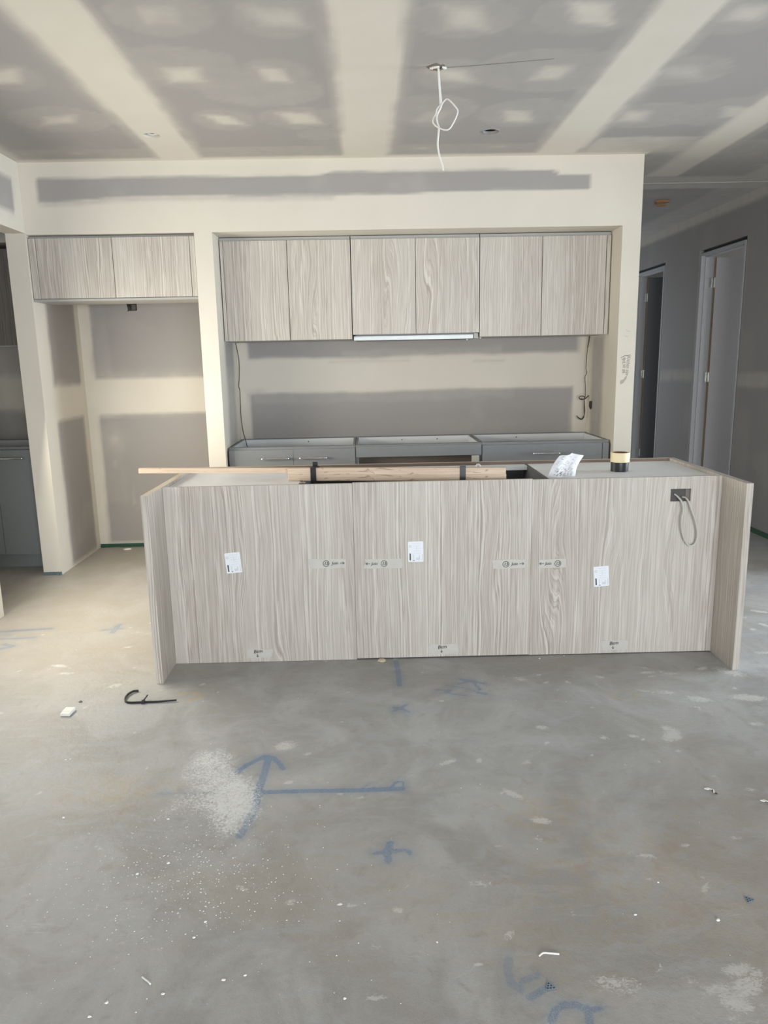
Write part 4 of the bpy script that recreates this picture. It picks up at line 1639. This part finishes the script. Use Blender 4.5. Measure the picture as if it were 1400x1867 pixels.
# pendant cable with a loop
m = MB()
m.tube(smoothpts([(2.520, -1.474, 2.720), (2.522, -1.47, 2.691), (2.525, -1.47, 2.642), (2.529, -1.47, 2.597), (2.533, -1.47, 2.552), (2.529, -1.468, 2.537), (2.517, -1.466, 2.516), (2.512, -1.466, 2.498), (2.517, -1.468, 2.473), (2.521, -1.474, 2.457), (2.519, -1.472, 2.428), (2.516, -1.47, 2.389), (2.519, -1.47, 2.359), (2.526, -1.47, 2.329), (2.536, -1.47, 2.301), (2.541, -1.47, 2.275)], 5), .0042, 8)
pc = m.build('pendant_cable', WPVC, None, True)
tag(pc, 'white unconnected light cable with a loose loop hanging from the ceiling', 'cable')
m = MB()
m.tube(smoothpts([(2.527, -1.476, 2.55), (2.524, -1.476, 2.60), (2.520, -1.476, 2.66), (2.517, -1.476, 2.72)], 4), .003, 8)
m.tube(smoothpts([(2.527, -1.476, 2.550), (2.532, -1.480, 2.545), (2.542, -1.480, 2.559), (2.556, -1.48, 2.57), (2.571, -1.48, 2.563), (2.591, -1.48, 2.543), (2.606, -1.478, 2.522), (2.598, -1.476, 2.495), (2.583, -1.476, 2.468), (2.568, -1.478, 2.448), (2.549, -1.480, 2.443), (2.524, -1.482, 2.45), (2.504, -1.480, 2.462), (2.494, -1.474, 2.48), (2.499, -1.462, 2.501), (2.509, -1.460, 2.514), (2.512, -1.461, 2.53), (2.519, -1.464, 2.541), (2.529, -1.468, 2.55)], 5), .0032, 8)
m.build('cable_loop', WPVC, pc, True)

# ------------------------------------------------------------------ writing on the end of the kitchen wall
wl = lambda x, y, h: (x, -.0004-h, y)
m = MB()
put_text(m, 'Kitchen size', .034, wl, 3.936, 1.432, -math.pi/2-.04, .1, .78)
put_text(m, '4ptLW #6', .034, wl, 3.905, 1.425, -math.pi/2+.02, .1, .75)
m.ribbon([(3.893, 1.420), (3.915, 1.432), (3.960, 1.437)], .004, wl)
wr = m.build('pencil_note', plain('pencil_brown', (.17, .155, .13), .7))
tag(wr, 'handwritten builder note running down the white wall end', 'handwriting')
m = MB()
m.prism([(3.931, 1.296), (3.940, 1.300), (3.938, 1.282), (3.915, 1.250), (3.898, 1.243), (3.893, 1.255), (3.898, 1.27), (3.915, 1.276)], .0003, .0008, lambda x, y, z: (x, -z, y))
m.build('tape_residue', FILM, wr)
scm = plain('scuff_grey', (.45, .43, .39), .8)
for (a, b) in (((3.918, 1.604), (3.948, 1.592)), ((3.912, 1.566), (3.934, 1.560))):
    m = MB()
    m.ribbon([a, ((a[0]+b[0])/2, (a[1]+b[1])/2-.003), b], .003, wl)
    m.build('scuff_mark', scm, wr)

# ------------------------------------------------------------------ things lying on the floor
random.seed(21)


def chip(x, y, r, name='plaster_chip', mat=CHIPM, flat=.45, link=True):
    n = 6
    V = []
    a0 = random.random()*6
    for k in range(n):
        a = a0+2*math.pi*k/n
        rr = r*random.uniform(.6, 1.15)
        V.append((math.cos(a)*rr, math.sin(a)*rr*.8, 0))
    for k in range(n):
        v = V[k]
        V.append((v[0]*.7, v[1]*.7, r*flat*random.uniform(.7, 1.2)))
    F = [tuple(range(n-1, -1, -1)), tuple(range(n, 2*n))]+[(k, (k+1) % n, n+(k+1) % n, n+k) for k in range(n)]
    if not link:
        return [(vx+x, vy+y, vz+.0004) for vx, vy, vz in V], F
    o = mk(name, V, F, mat)
    o.location = (x, y, .0004)
    return o


# white offcut block
m = MB()
m.box((-.020, -.030, 0), (.020, .030, .012), .001)
m.box((-.0205, -.012, .012), (.0195, .028, .0135))
ob = m.build('plasterboard_offcut', CHIPM)
ob.location = (.876, -2.150, .0004)
ob.rotation_euler = (0, 0, math.radians(-4))
tag(ob, 'small white rectangular plasterboard offcut on the floor left of the island', 'offcut')
# black cable tie
pts = [(1.115, -1.958, .004), (1.094, -1.968, .006), (1.080, -2.000, .006), (1.080, -2.038, .005), (1.091, -2.065, .004), (1.116, -2.077, .004), (1.172, -2.076, .004), (1.238, -2.075, .005), (1.312, -2.069, .007)]
sp = smoothpts(pts, 6)
m = MB()
nn_ = len(sp)
V = []
for i, p in enumerate(sp):
    t = (sp[min(i+1, nn_-1)]-sp[max(i-1, 0)])
    t.z = 0
    t.normalize()
    w = .0052 if i < nn_*.75 else .0052-.003*((i-nn_*.75)/(nn_*.25))
    s_ = Vector((-t.y, t.x, 0))*.0022
    z0 = max(.0006, p.z-.0035)
    V += [p*1-s_+Vector((0, 0, z0-p.z)), p*1+s_+Vector((0, 0, z0-p.z)), p+s_+Vector((0, 0, w)), p-s_+Vector((0, 0, w))]
F = []
for i in range(nn_-1):
    for k in range(4):
        F.append((4*i+k, 4*i+(k+1) % 4, 4*i+4+(k+1) % 4, 4*i+4+k))
F += [(3, 2, 1, 0), tuple(4*(nn_-1)+k for k in range(4))]
m.add(V, F)
ct = m.build('cable_tie', plain('black_nylon', (.02, .022, .025), .35))
tag(ct, 'large black cable tie lying on the floor by the island left end', 'cable tie')
m = MB()
m.box((1.163, -2.086, .0006), (1.177, -2.068, .013), .001)
m.tube([(1.170, -2.078, .012), (1.174, -2.060, .014), (1.178, -2.034, .018)], .003, 6)
m.build('tie_head', bpy.data.materials['black_nylon'], ct)
# plaster lump under the island front
lm = chip(2.209, -1.690, .022, 'plaster_lump', plain('tan_plaster', (.55, .48, .36), .8), .5)
tag(lm, 'tan lump of set plaster against the bottom of the island front', 'plaster lump')
# white sliver
m = MB()
m.tube(smoothpts([(-.024, -.006, .002), (-.012, .003, .002), (.004, .0, .003), (.026, -.002, .002)], 4), .0024, 6)
o = m.build('plastic_sliver', CHIPM, None, True)
o.location = (2.579, -3.529, .001)
tag(o, 'thin white plastic sliver on the floor near the bottom right', 'scrap')
m = MB()
m.tube(smoothpts([(-.014, .010, .002), (-.004, .002, .002), (.004, -.004, .002), (.012, -.012, .002)], 4), .0022, 6)
o = m.build('plastic_sliver', CHIPM, None, True)
o.location = (1.612, -3.565, .001)
tag(o, 'short white sliver on the floor near the bottom left', 'scrap')
# curled white shavings by the right edge
for (x, y, lb) in ((3.283, -2.858, 'curled white and dark shaving on the right part of the floor'),
                   (3.432, -2.935, 'curled dark shaving at the far right edge of the floor')):
    m = MB()
    m.prism([(-.014, .004), (.0, .007), (.006, .001), (-.006, -.003)], .003, .006)
    m.tube(smoothpts([(.004, .0, .004), (.012, -.006, .005), (.008, -.018, .004), (.014, -.022, .003)], 4), .0022, 6)
    m.mi = 0
    o = m.build('curled_shaving', CHIPM, None)
    o.location = (x, y, .0004)
    m = MB()
    m.tube(smoothpts([(.003, .002, .003), (.010, -.003, .004), (.008, -.016, .003), (.015, -.026, .003)], 4), .0026, 6)
    m.build('dark_edge', BPVC, o)
    tag(o, lb, 'scrap')
# perforated triangular plates
for (x, y, rz, lb) in ((3.157, -3.367, .4, 'small perforated blue-grey scrap by the right edge of the floor'),
                       (2.559, -3.624, 2.2, 'small perforated blue-grey scrap beside the blue chalk letters')):
    m = MB()
    P = [(-.014, -.009), (.014, -.009), (0, .015)]
    m.prism(P, .0006, .0016)
    o = m.build('perforated_scrap', BLUEP)
    o.location = (x, y, 0)
    o.rotation_euler = (0, 0, rz)
    m = MB()
    for (a, b) in ((-.008, -.005), (0, -.005), (.008, -.005), (-.004, .001), (.004, .001), (0, .007)):
        m.lathe([(.0022, .0017), (.0001, .00175)], (a, b, 0), 8)
    m.build('perforation', DARK, o)
    tag(o, lb, 'scrap')
# paper scrap at the nook wall
o = chip(.231, .690, .045, 'plaster_offcut', CHIPM, .18)
o.scale = (1, .5, 1)
tag(o, 'white plaster scrap on the floor at the back of the fridge recess', 'scrap')
o = chip(2.063, -3.332, .0095, 'plaster_flake', CHIPM, .12)
o.scale = (1, .7, 1)
tag(o, 'flat white plaster flake on the floor at the lower middle', 'scrap')
# dark stain lump
o = chip(.890, -2.047, .008, 'metal_clip', plain('dark_clip', (.10, .10, .09), .5), .6)
tag(o, 'small dark metal clip on the floor behind the white offcut', 'clip')
# countable small chips
chips = [(1.152, -2.897, .006), (1.553, -3.14, .006), (1.475, -3.183, .0055), (1.537, -3.622, .0055), (1.693, -3.434, .005), (1.66, -3.604, .005), (1.794, -3.57, .0055), (1.51, -3.658, .006), (1.497, -2.924, .005), (1.266, -2.986, .0035), (1.844, -3.559, .0045), (2.978, -1.714, .006), (3.103, -1.689, .0045), (1.712, -3.38, .005), (2.837, -3.408, .0045), (2.943, -3.29, .004), (2.311, -3.477, .004), (3.042, -3.437, .007), (1.017, -2.535, .005), (1.032, -2.530, .004), (2.084, -3.635, .0045)]
for (x, y, r) in chips:
    tag(chip(x, y, r), 'pea-sized white plaster chip lying loose on the bare concrete floor', 'plaster chip', 'loose white plaster chips on the floor')
# uncountable crumbs
m = MB()
for k in range(900):
    if k < 560:
        x, y = random.gauss(1.64, .17), random.gauss(-3.20, .13)
    elif k < 720:
        x, y = random.gauss(1.55, .35), random.gauss(-3.35, .22)
    else:
        x, y = random.uniform(.4, 4.6), random.uniform(-3.9, -.6)
        if 1.1 < x < 3.95 and y > -1.9:
            continue
    r = random.choice((.001, .0014, .0018, .0024))
    V, F = chip(x, y, r, link=False)
    m.add(V, F)
cr_ = m.build('plaster_crumbs', CHIPM)
tag(cr_, 'scattered tiny white plaster crumbs on the concrete, mostly around the chalk arrow', 'plaster crumbs', None, 'stuff')
